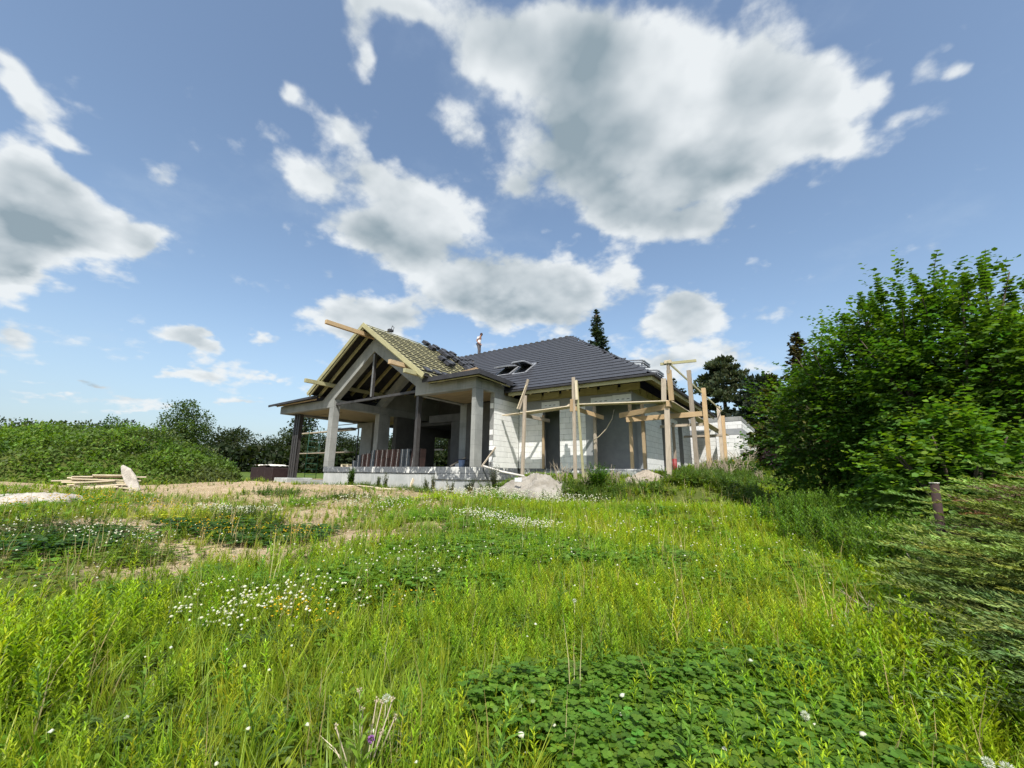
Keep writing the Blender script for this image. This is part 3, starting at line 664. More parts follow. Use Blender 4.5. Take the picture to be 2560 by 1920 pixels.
# gutters, fascias and boxed eaves
for p0, p1, up_ in (((xv2 + 1.6, ye - .05, ze - .05), (xe + .06, ye - .05, ze - .05), 0), ((xe + .05, ye - .06, ze - .05), (xe + .05, yb, ze - .05), 1)):
    bar('gutter', p0, p1, .11, .09, 'membrane', roof, bev=.03)
bar('fascia', (xv2 + 1.75, ye + .02, ze - .16), (xe - .02, ye + .02, ze - .16), .03, .16, 'wood_green', roof)
bar('fascia', (xe - .03, ye + .0, ze - .16), (xe - .03, yb, ze - .16), .03, .16, 'wood_green', roof)
for k, x in enumerate(np.arange(-10.6, -6.2, .92)):
    bar('rafter_tail', (x, ye + .05, ze - .20), (x, 16.9, ze + .82), .08, .18, 'wood_dark', roof)
for y in np.arange(17.2, 27, .92):
    bar('rafter_tail', (xe - .05, y, ze - .20), (-6.0, y, ze + .90), .08, .18, 'wood_dark', roof)
bar('wall_plate', (-10.9, 16.56, 5.12), (-5.62, 16.56, 5.12), .16, .22, 'wood_dark', roof); bar('wall_plate', (-5.62, 16.7, 5.12), (-5.62, 26.8, 5.12), .16, .22, 'wood_dark', roof)
for x in np.arange(-10.6, -5.9, .92): box('filler_board', (x + .06, 16.44, 5.06), (x + .86, 16.47, 5.34), 'wood_dark', roof)
for y in np.arange(16.6, 26.5, .92): box('filler_board', (-5.50, y + .06, 5.06), (-5.47, y + .86, 5.34), 'wood_dark', roof)
# roof windows of the front slope: bare frames tipped open
def frame(name, c, ax, bx, wd, ln, t, parent, mt='glass_frame', bar_w=.07):
    c = Vector(c); ax = Vector(ax).normalized(); bx = Vector(bx).normalized(); up_ = ax.cross(bx)
    for s in (-1, 1):
        bar(name, c + ax * s * wd / 2 - bx * ln / 2, c + ax * s * wd / 2 + bx * ln / 2, bar_w, t, mt, parent, up=up_)
        bar(name, c + bx * s * ln / 2 - ax * (wd / 2 - .04), c + bx * s * ln / 2 + ax * (wd / 2 - .04), bar_w, t, mt, parent, up=up_)
upv = Vector((0, 1, PK)).normalized()
for (a, b, y0, y1), tilt in zip(SK, (.35, .60)):
    cx_, cy_ = (a + b) / 2, (y0 + y1) / 2; cc = Vector((cx_, cy_, RZ(cy_) + .10))
    rw = link('roof_window', boxmesh(b - a - .02, (y1 - y0) * ll - .02, .02, 'membrane', 0), None, roof, cc - Vector((0, 0, .06)), Quaternion((1, 0, 0), an))
    frame('window_frame', cc, (1, 0, 0), upv, b - a - .12, (y1 - y0) * ll - .12, .12, roof, bar_w=.10)
    v2 = Quaternion((1, 0, 0), -tilt) @ upv
    frame('sash', cc + Vector((0, -.05, .26)), (1, 0, 0), v2, b - a - .22, (y1 - y0) * ll - .22, .07, roof, 'glass_frame', .09)
    link('pane', boxmesh(b - a - .30, (y1 - y0) * ll - .30, .015, 'glass', 0), None, roof, cc + Vector((0, -.05, .26)), Quaternion((1, 0, 0), an - tilt))
# roof windows of the side slope, their open sashes show above the hip
for x, y, z in ((-6.0, 18.55, 6.65), (-5.75, 19.9, 6.45), (-5.6, 21.4, 6.25)):
    for t_ in (0, .10): frame('sash', (x, y, z + t_), (0, 1, 0), (-1, 0, .12), 1.0, 1.1, .05, roof, bar_w=.10)
    box('sash_post', (x + .45, y - .45, z - .35), (x + .50, y - .40, z), 'glass_frame', roof, 0)
# ------------------------------------------------------------------ the lower white block building at the back
G = empty('block_garage', (-4, 32, 1.9), 'low white block building with grey ring beams at the right end behind the house', 'garage')
hsave = H; H = G
blockwall('front_wall', (-8.0, 30.0), (-3.05, 30.0), 1.9, 4.3, .24, [(2.2, 3.3, 1.9, 4.2)], seed=8)
blockwall('side_wall', (-3.05, 30.0), (-3.05, 38.5), 1.9, 4.3, .24, seed=9, bw=1.2)
box('ring_beam', (-8, 29.99, 4.31), (-3.04, 30.24, 4.68), 'render_grey', G); box('ring_beam', (-3.29, 30.25, 4.31), (-3.035, 38.5, 4.68), 'render_grey', G)
blockwall('front_parapet', (-8.0, 30.0), (-3.05, 30.0), 4.69, 5.17, .24, seed=10); blockwall('side_parapet', (-3.05, 30.0), (-3.05, 38.5), 4.69, 5.17, .24, seed=11, bw=1.2)
box('coping', (-8, 29.98, 5.18), (-3.03, 30.26, 5.46), 'concrete', G); box('coping', (-3.30, 30.27, 5.18), (-3.03, 38.5, 5.46), 'concrete', G)
box('back_wall', (-7.7, 34.5, 1.9), (-3.4, 34.7, 5.1), 'dark_room', G); box('flat_roof', (-7.9, 30.3, 4.9), (-3.4, 38.3, 5.0), 'dark_room', G)
box('tile_pallet', (-6.8, 30.05, 5.47), (-5.4, 31, 5.72), 'tile', G)
# porch wall between house and garage
blockwall('link_wall', (-5.6, 28.2), (-4.35, 28.2), 1.9, 4.02, .24, seed=12)
box('lintel_shade_strip', (-5.6, 28.22, 4.03), (-4.35, 28.42, 4.2), 'dark_room', G); blockwall('link_top', (-5.6, 28.2), (-4.35, 28.2), 4.21, 4.45, .24, seed=13)  # dark strip painted for the shaded gap between wall and top course
H = hsave
# ------------------------------------------------------------------ timber scaffold along the wing
sc = empty('timber_scaffold', (-7, 15, 1.5), 'rough timber scaffold of posts and planks round the corner of the white block wing', 'scaffold')
def post(p0, p1, wd=.13, ht=.05, mt='wood_grey', name='post', up=(0, 1, 0)): return bar(name, p0, p1, wd, ht, mt, sc, up=up)
# local X along the post; wide face towards the front
yP = 14.92
post((-9.78, yP, 1.2), (-9.66, yP, 4.97), .13, .10, 'wood_grey')
post((-9.92, yP - .06, 4.38), (-9.47, yP - .06, 5.66), .12, .04, 'wood_grey', 'brace')
post((-9.99, yP - .11, 4.40), (-9.54, yP - .11, 5.40), .05, .05, 'wood_pale', 'brace')
post((-7.33, yP, 1.2), (-7.34, yP, 5.50), .13, .07, 'wood_grey')
post((-7.05, yP + .12, 1.55), (-7.20, yP - .02, 5.36), .09, .05, 'wood_green', 'brace')
post((-7.17, yP - .08, 4.55), (-7.20, yP - .08, 5.34), .10, .04, 'wood_pale', 'cleat')
post((-7.42, yP - .07, 4.10), (-7.40, yP - .07, 4.6), .12, .04, 'wood_orange', 'cleat')
post((-3.86, 15.0, 1.2), (-3.78, 15.0, 3.95), .17, .10, 'wood_grey')
post((-3.86, 14.98, 4.26), (-3.82, 14.98, 5.04), .17, .04, 'wood_grey', 'cleat')
post((-3.60, 14.98, 4.22), (-3.62, 14.98, 5.32), .17, .05, 'wood_orange')
post((-3.64, 15.0, 5.2), (-3.64, 15.0, 5.66), .10, .10, 'wood_grey')
box('cleat', (-3.76, 14.92, 5.56), (-3.52, 15.08, 5.68), 'wood_pale', sc)
post((-3.25, 16.6, 1.5), (-3.3, 16.7, 5.64), .15, .12, 'wood_grey')
post((-3.45, 20.2, 1.7), (-3.45, 20.3, 5.60), .18, .14, 'wood_orange')
post((-3.6, 24.9, 1.9), (-3.6, 25.2, 5.45), .17, .14, 'wood_grey')
post((-3.50, 25.3, 1.9), (-3.45, 25.4, 4.95), .17, .14, 'wood_orange')
for x, y in ((-7.09, 16.36), (-5.58, 16.40), (-5.09, 16.42)):
    post((x, y, F0), (x, y, 4.50), .12, .10, 'wood' if x > -6 else 'wood_grey', 'prop')
post((-9.62, 16.40, F0), (-9.62, 16.40, 4.3), .10, .08, 'wood', 'prop'); 
# deck planks of the front and the side
for k in range(3):
    bar('plank', (-10.9 + .5 * k, 14.99 + k * .13, 4.20), (-7.3 + .15 * k, 14.99 + k * .13, 4.36 + .004 * k), .125, .04, 'wood_pale', sc)
    bar('plank', (-7.6 - .1 * k, 14.99 + k * .13, 4.41), (-3.72, 14.99 + k * .13, 4.22), .125, .04, 'wood_pale', sc)
bar('plank', (-10.7, 14.95, 4.16), (-9.55, 15.3, 4.30), .12, .03, 'wood_pale', sc)
for k in range(3): bar('plank', (-3.70 - .13 * k, 15.05, 4.24), (-3.70 - .13 * k, 28.6, 4.16), .125, .04, 'wood_pale', sc)
bar('plank', (-3.60, 15.1, 4.19), (-3.62, 18.4, 4.15), .10, .03, 'wood_pale', sc)
# ledgers and putlogs
bar('ledger', (-9.75, 14.95, 4.12), (-9.3, 16.42, 4.02), .05, .15, 'wood_grey', sc)
bar('putlog', (-7.28, 14.9, 4.22), (-6.7, 16.35, 3.98), .05, .17, 'wood_orange', sc)
bar('putlog', (-3.7, 14.95, 4.02), (-5.95, 16.2, 4.00), .05, .20, 'wood_orange', sc)
bar('putlog', (-3.72, 15.3, 4.11), (-3.72, 14.88, 4.11), .10, .20, 'wood_orange', sc)
bar('putlog', (-2.95, 16.7, 3.93), (-5.6, 15.95, 3.78), .06, .19, 'wood_orange', sc)
bar('putlog', (-3.4, 20.3, 3.95), (-5.48, 20.3, 3.95), .06, .12, 'wood_grey', sc)
bar('putlog', (-3.5, 25.0, 3.85), (-5.48, 25.0, 3.85), .06, .12, 'wood_grey', sc)
bar('guard_rail', (-3.62, 14.9, 5.60), (-3.45, 25.2, 5.20), .035, .08, 'wood_green', sc)
bar('guard_rail', (-3.9, 14.95, 5.57), (-2.75, 15.3, 5.62), .04, .10, 'wood_green', sc)
bar('wall_post', (-5.30, 22.0, F0), (-5.30, 22.0, 4.3), .12, .10, 'wood_grey', sc)
cb = tube('hose', [(-6.2, 16.3, 4.3), (-6.3, 16.28, 3.9), (-6.55, 16.25, 3.5), (-6.85, 16.2, 3.2), (-7.12, 16.2, 3.05)], .018, 'wood_pale', None); tag(cb, 'thin pale cable hanging in a curve across the big corner window', 'cable')
def spot(px, cd):       # metres ahead and to the right of the photographer
    lat = px * cd; return (-.584 * cd + .823 * lat, .841 * cd + .568 * lat)
def at(px, cd): return spot((px - 1280) / 1043, cd)
ES1, ES2 = at(120, 9.2), at(10, 9.6)
# ------------------------------------------------------------------ loose things on and around the house
def person(loc, face):
    """a roofer standing with bowed head, arms at the hips"""
    g = empty('person', loc, 'man in white T-shirt and grey trousers standing with bowed head on the main roof ridge', 'person')
    q_ = Quaternion((0, 0, 1), face)
    def addskin(name, verts, edges, radii, mt, root=0):
        me = bpy.data.meshes.new(name); me.from_pydata([tuple(q_ @ Vector(v)) for v in verts], edges, []); me.materials.append(M[mt])
        o = link(name, me, None, g, loc); o.modifiers.new('skin', 'SKIN')
        if not me.skin_vertices: return o
        for i, r in enumerate(radii): me.skin_vertices[0].data[i].radius = r if hasattr(r, '__len__') else (r, r)
        me.skin_vertices[0].data[root].use_root = True
        sb = o.modifiers.new('sub', 'SUBSURF'); sb.levels = 2; sb.render_levels = 2; return o
    # body faces +x locally; one continuous figure
    addskin('body', [(0, 0, .93), (.0, 0, 1.12), (.03, 0, 1.32), (.06, 0, 1.45), (.11, 0, 1.53), (.17, 0, 1.58), (.20, 0, 1.63),
                     (.02, .17, 1.38), (-.06, .23, 1.14), (.06, .20, .96), (.10, .17, .90), (.02, -.17, 1.38), (-.06, -.23, 1.14), (.06, -.20, .96), (.10, -.17, .90),
                     (.0, .09, .86), (.03, .10, .48), (-.02, .11, .08), (.12, .12, .04), (.0, -.09, .86), (.06, -.10, .48), (.04, -.11, .08), (.18, -.12, .04)],
            [(0, 1), (1, 2), (2, 3), (3, 4), (4, 5), (5, 6), (3, 7), (7, 8), (8, 9), (9, 10), (3, 11), (11, 12), (12, 13), (13, 14), (0, 15), (15, 16), (16, 17), (17, 18), (0, 19), (19, 20), (20, 21), (21, 22)],
            [(.12, .15), (.10, .14), (.11, .16), (.08, .10), .05, .085, .09, .055, .042, .032, .035, .055, .042, .032, .035, .085, .06, .045, .035, .085, .06, .045, .035], 'skin')
    addskin('t_shirt', [(0, 0, .92), (.0, 0, 1.12), (.03, 0, 1.32), (.055, 0, 1.43), (.02, .17, 1.385), (-.03, .21, 1.24), (.02, -.17, 1.385), (-.03, -.21, 1.24)], [(0, 1), (1, 2), (2, 3), (3, 4), (4, 5), (3, 6), (6, 7)],
            [(.135, .17), (.12, .155), (.125, .175), (.09, .11), .07, .062, .07, .062], 'shirt')
    addskin('trousers', [(0, 0, .95), (.0, .09, .85), (.03, .10, .48), (-.02, .11, .12), (.0, -.09, .85), (.06, -.10, .48), (.04, -.11, .12)], [(0, 1), (1, 2), (2, 3), (0, 4), (4, 5), (5, 6)],
            [(.13, .16), .105, .08, .065, .105, .08, .065], 'trousers')
    bm = bmesh.new(); bmesh.ops.create_icosphere(bm, subdivisions=2, radius=.105)
    for v in list(bm.verts):
        v.co = q_ @ (Vector((v.co.x * 1.02 - .015, v.co.y * .92, v.co.z * 1.0 + .035)) + Vector((.19, 0, 1.62)))
    me = bpy.data.meshes.new('hair'); bm.to_mesh(me); bm.free(); link('hair', me, 'hair', g, loc)
person((-18.15, 21.95, 9.72), .15)
# stacks of tiles lying ready on the battens of the gable slope
stk = empty('roof_tile_stack', (0, 0, 0), 'x', 'tile stack', 'dark tile stacks laid out on the gable battens'); 
def tstack(root, loc, n_):
    """a pile of tiles leaning on the slope"""
    s_, c_ = math.sin(math.atan(GP)), math.cos(math.atan(GP)); dn = Vector((c_, 0, -s_)); nr = Vector((s_, 0, c_))
    for k in range(n_):
        ctr = Vector(loc) + nr * (.05 + k * .035) + dn * (k * .012) + Vector((0, random.uniform(-.01, .01), 0))
        qt = Matrix((Vector((0, 1, 0)), -dn, nr)).transposed().to_quaternion()
        link('tile', bigtile, None, root, ctr, qt)
bigtile = boxmesh(.33, .42, .03, 'tile', .006)
bpy.data.objects.remove(stk)
spots = [(-17.9, 16.6), (-17.75, 17.25), (-17.55, 17.8), (-17.35, 16.6), (-17.2, 17.3), (-17.05, 17.95), (-17.6, 18.6), (-17.0, 18.7), (-16.75, 17.2), (-16.6, 17.9), (-16.5, 18.6), (-17.2, 19.2), (-16.7, 19.2),
         (-16.2, 18.0), (-16.0, 18.5), (-16.9, 19.6), (-15.9, 16.0), (-15.6, 16.4), (-15.4, 16.0), (-15.7, 17.9), (-15.3, 17.6)]
for k, (x, y) in enumerate(spots):
    z = gzr(x) + .02
    lower = x > -16.1 and y < 17
    r = empty('roof_tile_stack', (x, y, z), ('foremost', 'middle', 'third')[min(max(0, k - 16), 2)] + ' small dark tile stack of the few near the batten foot' if lower else 'small stack of dark tiles in the dense band lying across the bare battens', 'tile stack', 'stacks in the lower group on the battens' if lower else 'stacks in the band on the battens')
    tstack(r, (x, y, z), 6)
for k, y in enumerate((13.0, 13.6, 14.2)):
    x = -13.75; z = gzr(x) + .02
    r = empty('roof_tile_stack', (x, y, z), ('front', 'middle', 'rear')[k] + ' flat layer of dark tiles at the batten foot by the bargeboard', 'tile stack', 'tiles at the foot of the gable battens'); tstack(r, (x, y, z), 2)
hk = empty('roofing_tool', (-18.05, 14.1, 9.22), 'small dark metal tool perched on the gable ridge', 'tool')
box('tool_body', (-18.15, 14.0, 9.24), (-17.95, 14.3, 9.38), 'membrane', hk, .02); tube('handle', [(-18.05, 14.3, 9.36), (-18.05, 14.38, 9.55), (-18.05, 14.25, 9.62), (-18.05, 14.2, 9.42)], .02, 'membrane', hk); box('tool_foot', (-18.2, 13.95, 9.2), (-17.9, 14.1, 9.24), 'membrane', hk)
# upright stacks of tiles stored on the porch floor
x = -19.75; k = 0
bundle_cache = {}
def bundle(h_, mt, n_):
    key = (round(h_, 2), mt)
    if key in bundle_cache: return bundle_cache[key]
    bm = bmesh.new(); nn = 9
    for i in range(nn):      # tiles stood on edge side by side
        g = bmesh.ops.create_cube(bm, size=1.)['verts']
        for v in g: v.co = Vector((v.co.x * .027 + (i - nn / 2 + .5) * .029, v.co.y * .33 + (.012 if i % 2 else 0), v.co.z * h_))
    me = bpy.data.meshes.new('bundle'); bm.to_mesh(me); bm.free(); me.materials.append(M[mt]); bundle_cache[key] = me; return me
kinds = 'g g b b G b b bG b b b g g b b B'.split()
while x < -14.8:
    br = (k * 7 % 5) not in (1,); hgt_ = .42
    tiers = 1 if k in (0,) else 2
    if k > 13: break
    mt = 'grey_tile' if k in (0, 1, 4, 10, 11) else 'brown_tile'
    lean = random.uniform(.02, .10) * (1 if k > 2 else .4)
    side_txt = 'grey' if mt == 'grey_tile' else 'red-brown'
    total = (.34, .62, .66, .70)[min(k, 3)] if k < 4 else .86
    r = empty('tile_bundle_stack', (x, 13.95, F0), f'upright stack of {side_txt} roof tiles on the porch' + (', lowest and leftmost on the porch' if k == 0 else ', ' + ('second third fourth fifth sixth seventh eighth ninth tenth eleventh twelfth thirteenth fourteenth'.split()[k - 1]) + ' from the left'), 'tile stack', 'tile stacks in the row on the porch')
    for t_ in range(tiers):
        hh = total / tiers
        ctr = Vector((x + lean * (t_ + .5) * hh, 13.95, F0 + hh * (t_ + .5) + .004)); link('tile_bundle', bundle(hh - .012, mt, 9), None, r, ctr, Quaternion((0, 1, 0), lean))
    ctr = Vector((x + lean * total / 2, 13.78, F0 + total / 2)); link('strap', boxmesh(.012, .006, total, 'strap', 0), None, r, ctr, Quaternion((0, 1, 0), lean))
    x += .36 + random.uniform(0, .03); k += 1
p_ = empty('pallet', (-20.1, 14.0, F0), 'low yellow timber pallet on the porch floor left of the tile stacks', 'pallet')
for i in range(3): box('deck_board', (-20.6, 13.6 + i * .2, F0 + .12), (-19.95, 13.75 + i * .2, F0 + .15), 'wood_green', p_)
for xx in (-20.55, -20.05): box('bearer', (xx - .05, 13.6, F0 + .003), (xx + .05, 14.15, F0 + .118), 'wood_pale', p_)
cbk = box('cut_block', (-15.0, 13.9, F0 + .003), (-14.62 + .1, 14.1, F0 + .24), 'block', None, .01); 
cbk.location.x += .55; cbk.location.y += 2.0; tag(cbk, 'single white block standing on the porch floor in front of the dark room', 'block')
tub = tube('plastic_tub', [(-13.3, 15.1, F0 + .003), (-13.3, 15.1, F0 + .36)], [.13, .16], 'blue_tub', None, 14); tag(tub, 'pale blue plastic tub on the porch floor beside the corner column', 'tub')
lb = bar('leaning_boards', (-14.2, 15.3, F0 + .08), (-13.6, 15.7, F0 + .5), .22, .06, 'wood_grey'); tag(lb, 'grey boards leaning inside the porch behind the corner column', 'board')
dbk = box('dark_trestle', (-13.9, 15.2, F0 + .32), (-12.9, 15.8, F0 + .42), 'membrane', None, .01); tag(dbk, 'low dark slab in the shade of the porch in front of the back opening', 'slab')
rc = tube('red_sleeve', [(-5.32, 21.9, 1.75), (-5.32, 21.9, 2.5)], .11, 'red', None, 12); tag(rc, 'red plastic sleeve standing against the side wall of the white wing', 'sleeve')
# planks, pipe, props near the plinth
o = bar('plank', (-14.28, 13.05, 1.37), (-13.95, 12.55, .88), .13, .04, 'wood_pale', up=(1, 0, 0)); tag(o, 'pale short plank leaning against the concrete plinth under the steel post', 'plank')
o = tube('drain_pipe', [(-10.95, 13.75, 1.95), (-10.2, 14.1, 1.72), (-9.4, 14.5, 1.56)], .045, 'pipe'); tag(o, 'pale pipe lying from the corner column down to the sand heap', 'pipe')
o = bar('prop_board', (-11.16, 13.9, F0), (-10.85, 14.45, 2.75), .07, .04, 'wood_grey', up=(1, 0, 0)); tag(o, 'thin grey batten leaning on the white pier beside the corner column', 'batten')
cl = box('block_offcuts', (-11.16, 14.38, 2.62), (-10.9, 14.49, 2.80), 'foam', None, .02); tag(cl, 'white offcut stuck at the edge of the white pier above the leaning batten', 'offcut')
for i, (a, b, lb_) in enumerate((((-17.9, 10.9), (-16.0, 11.3), 'long pale batten lying on the sand, left one before the plinth'), ((-16.6, 11.9), (-13.9, 11.4), 'pair of pale boards lying flat before the concrete plinth'), ((-13.3, 10.4), (-12.6, 10.7), 'short pale offcut on the grass edge right of the other boards'))):
    za, zb = float(gz(*a)), float(gz(*b)); o = bar('board', (*a, za + .05), (*b, zb + .07), .12, .035, 'wood_pale'); tag(o, lb_, 'board')
o = bar('board', (-15.3, 11.9, float(gz(-15.3, 11.9)) + .07), (-13.2, 12.1, float(gz(-13.2, 12.1)) + .06), .14, .035, 'wood_pale'); tag(o, 'pale board lying close along the foot of the concrete plinth', 'board')
# --- plank pile on the left, slab of crusted earth
pp = empty('plank_pile', (-20.4, 3.7, float(gz(-20.4, 3.7))), 'untidy pile of weathered pale planks at the foot of the green mound', 'plank pile')
def rightdir(k): return Vector((.25 * k, .97 * k, 0))
c0 = Vector((-20.5, 4.15, float(gz(-20.4, 3.7)) + .02))
for i, (s0, s1, z, off, r_) in enumerate(((-1.15, .45, .26, 0, .02), (-.7, 1.1, .33, .12, -.03), (-.7, .9, .40, .02, .01), (-.2, .8, .46, .1, 0), (-.6, .4, .20, .3, .04), (-.8, 1.25, .36, -.15, .02), (-.5, .7, .06, .6, .05), (-.1, 1.0, .09, .75, -.04), (-.6, .5, .04, .9, .02), (-.9, .7, .22, .1, 0), (-.75, .9, .14, .2, .01))):
    a = c0 + rightdir(s0) + Vector((off, -off * .2, z)); b = c0 + rightdir(s1) + Vector((off, -off * .2, z + r_ * 2)); bar('plank', a, b, .18, .04, 'wood_pale', pp)
for s in (-.6, .6):
    c = c0 + rightdir(s); box('bearer', (c.x - .4, c.y - .06, c.z - .1), (c.x + .5, c.y + .06, c.z + .12), 'wood_grey', pp)
# bent grey plank/slab leaning into the mound
pts = [(*spot(k_ / 1043, 15.), z_) for k_, z_ in ((-977, 1.70), (-964, 1.52), (-950, 1.26), (-930, .84))]
bm = bmesh.new(); prev = None
for i, p in enumerate(pts):
    wd_ = (.03, .13, .16, .13)[i]; d = Vector((.35, .93, 0)) * 0; s_ = Vector((.2, .55, .35)).normalized() * wd_
    row = [bm.verts.new(Vector(p) + s_ * a + Vector((-.06, .02, .05)) * t) for a, t in ((-1, 0), (1, 0), (1, 1), (-1, 1))]
    if prev:
        for k in range(4): bm.faces.new((prev[k], prev[(k + 1) % 4], row[(k + 1) % 4], row[k]))
    else: bm.faces.new(row)
    prev = row
bm.faces.new(prev); bmesh.ops.recalc_face_normals(bm, faces=bm.faces)
me = bpy.data.meshes.new('bent_slab'); bm.to_mesh(me); bm.free(); o = link('bent_slab', me, 'slab'); tag(o, 'bent pale slab leaning upright against the mound beside the plank pile', 'slab')
def crust(name, cx, cy, rx, ry, h, label, rot=0., mt='stone', seed=0, cat='slab', n_=40, rim=1., flat=.7):
    r_ = np.random.default_rng(seed); rings = 16; V = []; F = []
    ph = r_.uniform(0, 6.28, 8); z0 = float(gz(cx, cy))
    for i in range(rings + 1):
        t = i / rings
        for k in range(n_):
            a = 2 * math.pi * k / n_; e = 1 + .13 * math.sin(2 * a + ph[0]) + .09 * math.sin(5 * a + ph[1]) + .05 * math.sin(11 * a + ph[2])
            rr = t * e; x_, y_ = rx * rr * math.cos(a), ry * rr * math.sin(a)
            xx = cx + x_ * math.cos(rot) - y_ * math.sin(rot); yy = cy + x_ * math.sin(rot) + y_ * math.cos(rot)
            prof = ((1 - t ** 6) if flat > .5 else (1 - t) ** .95 * (1 + .25 * math.sin(7 * a + 6 * t) * t)) if t < 1 else -.4
            z = z0 + h * prof * (1 + .12 * math.sin(3 * xx + ph[3]) + .10 * math.sin(4.3 * yy + ph[4])) + r_.normal() * h * (.06 if flat > .5 else .045) * (t > 0)
            z = z + h * .55 * (float(fbm(xx + 60, yy + 60, 1.6 if flat < .5 else .9, 4, .6)) - .5) * (1 if t > .02 else 0) * (1 - t * .5)
            V.append((xx, yy, z if t < 1 else float(gz(xx, yy)) - .1))
    for i in range(rings):
        for k in range(n_): F.append((i * n_ + k, i * n_ + (k + 1) % n_, (i + 1) * n_ + (k + 1) % n_, (i + 1) * n_ + k))
    o = npmesh(name, np.array(V), np.array(F)[:, ::-1], None, mt); tag(o, label, cat); return o
crust('earth_slab', *ES1, .55, .72, .20, 'large flat pale crust of dried earth lying in the grass on the left', 0.25, 'slab', 3)
crust('earth_slab', *ES2, .4, .55, .09, 'flatter pale earth crust at the left edge beside the large one', 0.2, 'slab', 5)
crust('sand_heap', -8.45, 13.8, 1.55, 1.2, .66, 'grey heap of sand and rubble before the white wing wall', 0.0, 'rubble', 8, 'sand heap', 60, 1, .1)
crust('sand_heap', -4.6, 15.0, .75, .5, .34, 'small yellowish sand heap at the foot of the scaffold corner post', 0.0, 'stone', 9, 'sand heap', 50, 1, .1)
o = box('rubble_block', (-8.75, 12.85, 1.36), (-8.5, 12.95, 1.50), 'foam', None, .01); tag(o, 'white block fragment stuck in the grey sand heap', 'block fragment')
# --- left of the terrace: pallet of dark bricks under a sheet, green frame scaffold
db = empty('brick_pallet', (-31.5, 15.3, float(gz(-31.5, 15.3))), 'stack of dark clinker bricks under a crumpled white sheet left of the terrace', 'brick pallet')
zb = float(gz(-31.5, 15.3))
for i in range(3): box('brick_pack', (-33.0 + i * 1.05, 14.6, zb), (-31.99 + i * 1.05, 15.8, zb + .98 + (.1 if i == 1 else 0)), 'dark_stock', db, .03)
bm = bmesh.new(); bmesh.ops.create_grid(bm, x_segments=14, y_segments=8, size=.5)
for v in bm.verts: v.co = Vector((v.co.x * 2.3, v.co.y * 1.3, .03 * math.sin(9 * v.co.x) + random.uniform(0, .09)))
me = bpy.data.meshes.new('cover_sheet'); bm.to_mesh(me); bm.free(); link('cover_sheet', me, 'sheet', db, (-31.3, 15.2, zb + 1.10))
gs = empty('frame_scaffold', (-34, 20, 1.3), 'green steel frame scaffold standing on the field behind the left terrace', 'scaffold')
zg0 = 1.05
def gbar(p, q2, r=.026, mt='green_steel', nm='tube'): return tube(nm, [p, q2], r, mt, gs, 6)
for (x_, y_) in ((-36.0, 19.6), (-33.6, 19.0), (-33.3, 19.8)): gbar((x_, y_, zg0), (x_, y_, 5.2 if x_ > -35 else 5.6), nm='standard')
for zz in np.arange(1.4, 4.9, .45): gbar((-33.6, 19.0, zz), (-33.3, 19.8, zz), .02, nm='rung')
for zz in (2.9, 4.6): box('platform', (-36.6, 19.3, zz + .2), (-28.3, 19.7, zz + .28), 'wood_grey', gs)
for zz in (1.6, 5.3): gbar((-31.0, 19.5, zz), (-27.6, 19.5, zz), .035, 'steel', 'ledger')
gbar((-27.7, 19.5, .9), (-27.7, 19.5, 5.9), .05, 'steel', 'standard'); gbar((-30.6, 19.5, .9), (-30.6, 19.5, 5.4), .05, 'steel', 'standard')
bl = box('tarp_pile', (-30.2, 19.2, 4.9), (-28.2, 19.8, 5.0), 'membrane', None, .02); tag(bl, 'dark folded sheet lying on the upper platform of the frame scaffold', 'sheet')
# far scaffold seen through the back opening, and a parked car
fs = empty('rear_scaffold', (-40, 36, 1.6), 'dark steel scaffold frame seen through the back opening of the house', 'scaffold')
for x_ in (-42.2, -39.8, -37.6): tube('standard', [(x_, 36, 1.4), (x_, 36, 6.2)], .06, 'steel', fs, 6)
box('platform', (-43, 35.8, 4.3), (-35, 36.3, 4.48), 'steel', fs)
car = empty('parked_car', (-50, 44, 2.0), 'grey car parked beyond the house, seen through the back opening', 'car')
cx_, cy_, cz_ = -50., 45., 2.0
body = prism('body', [(-2.2, .35), (-2.15, .85), (-1.3, .98), (-.7, 1.45), (.9, 1.48), (1.6, 1.0), (2.2, .85), (2.25, .35)], 'y', cy_ - .85, cy_ + .85, 'car_paint', car)
body.location.x += cx_; body.location.z += cz_
for s in (-1, 1):
    gl = prism('window', [(-1.15, 1.0), (-.66, 1.38), (.82, 1.40), (1.4, 1.0)], 'y', cy_ + s * .86 - .006, cy_ + s * .86 + .006, 'glass', car); gl.location.x += cx_; gl.location.z += cz_
    for xx in (-1.4, 1.4): tube('wheel', [(cx_ + xx, cy_ + s * .72, cz_ + .33), (cx_ + xx, cy_ + s * .9, cz_ + .33)], .33, 'rubber', car, 18)

# ------------------------------------------------------------------ foliage tools (numpy)
def rotz(a):
    c, s = np.cos(a), np.sin(a); o = np.zeros((len(a), 3, 3)); o[:, 0, 0] = c; o[:, 0, 1] = -s; o[:, 1, 0] = s; o[:, 1, 1] = c; o[:, 2, 2] = 1; return o
def frames(d, n_):
    """orthonormal frames: columns = (side, along d, normal near n_)"""
    d = d / np.linalg.norm(d, axis=1, keepdims=True); s = np.cross(d, n_); s /= np.maximum(np.linalg.norm(s, axis=1, keepdims=True), 1e-6); u_ = np.cross(s, d); return np.stack([s, d, u_], -1)
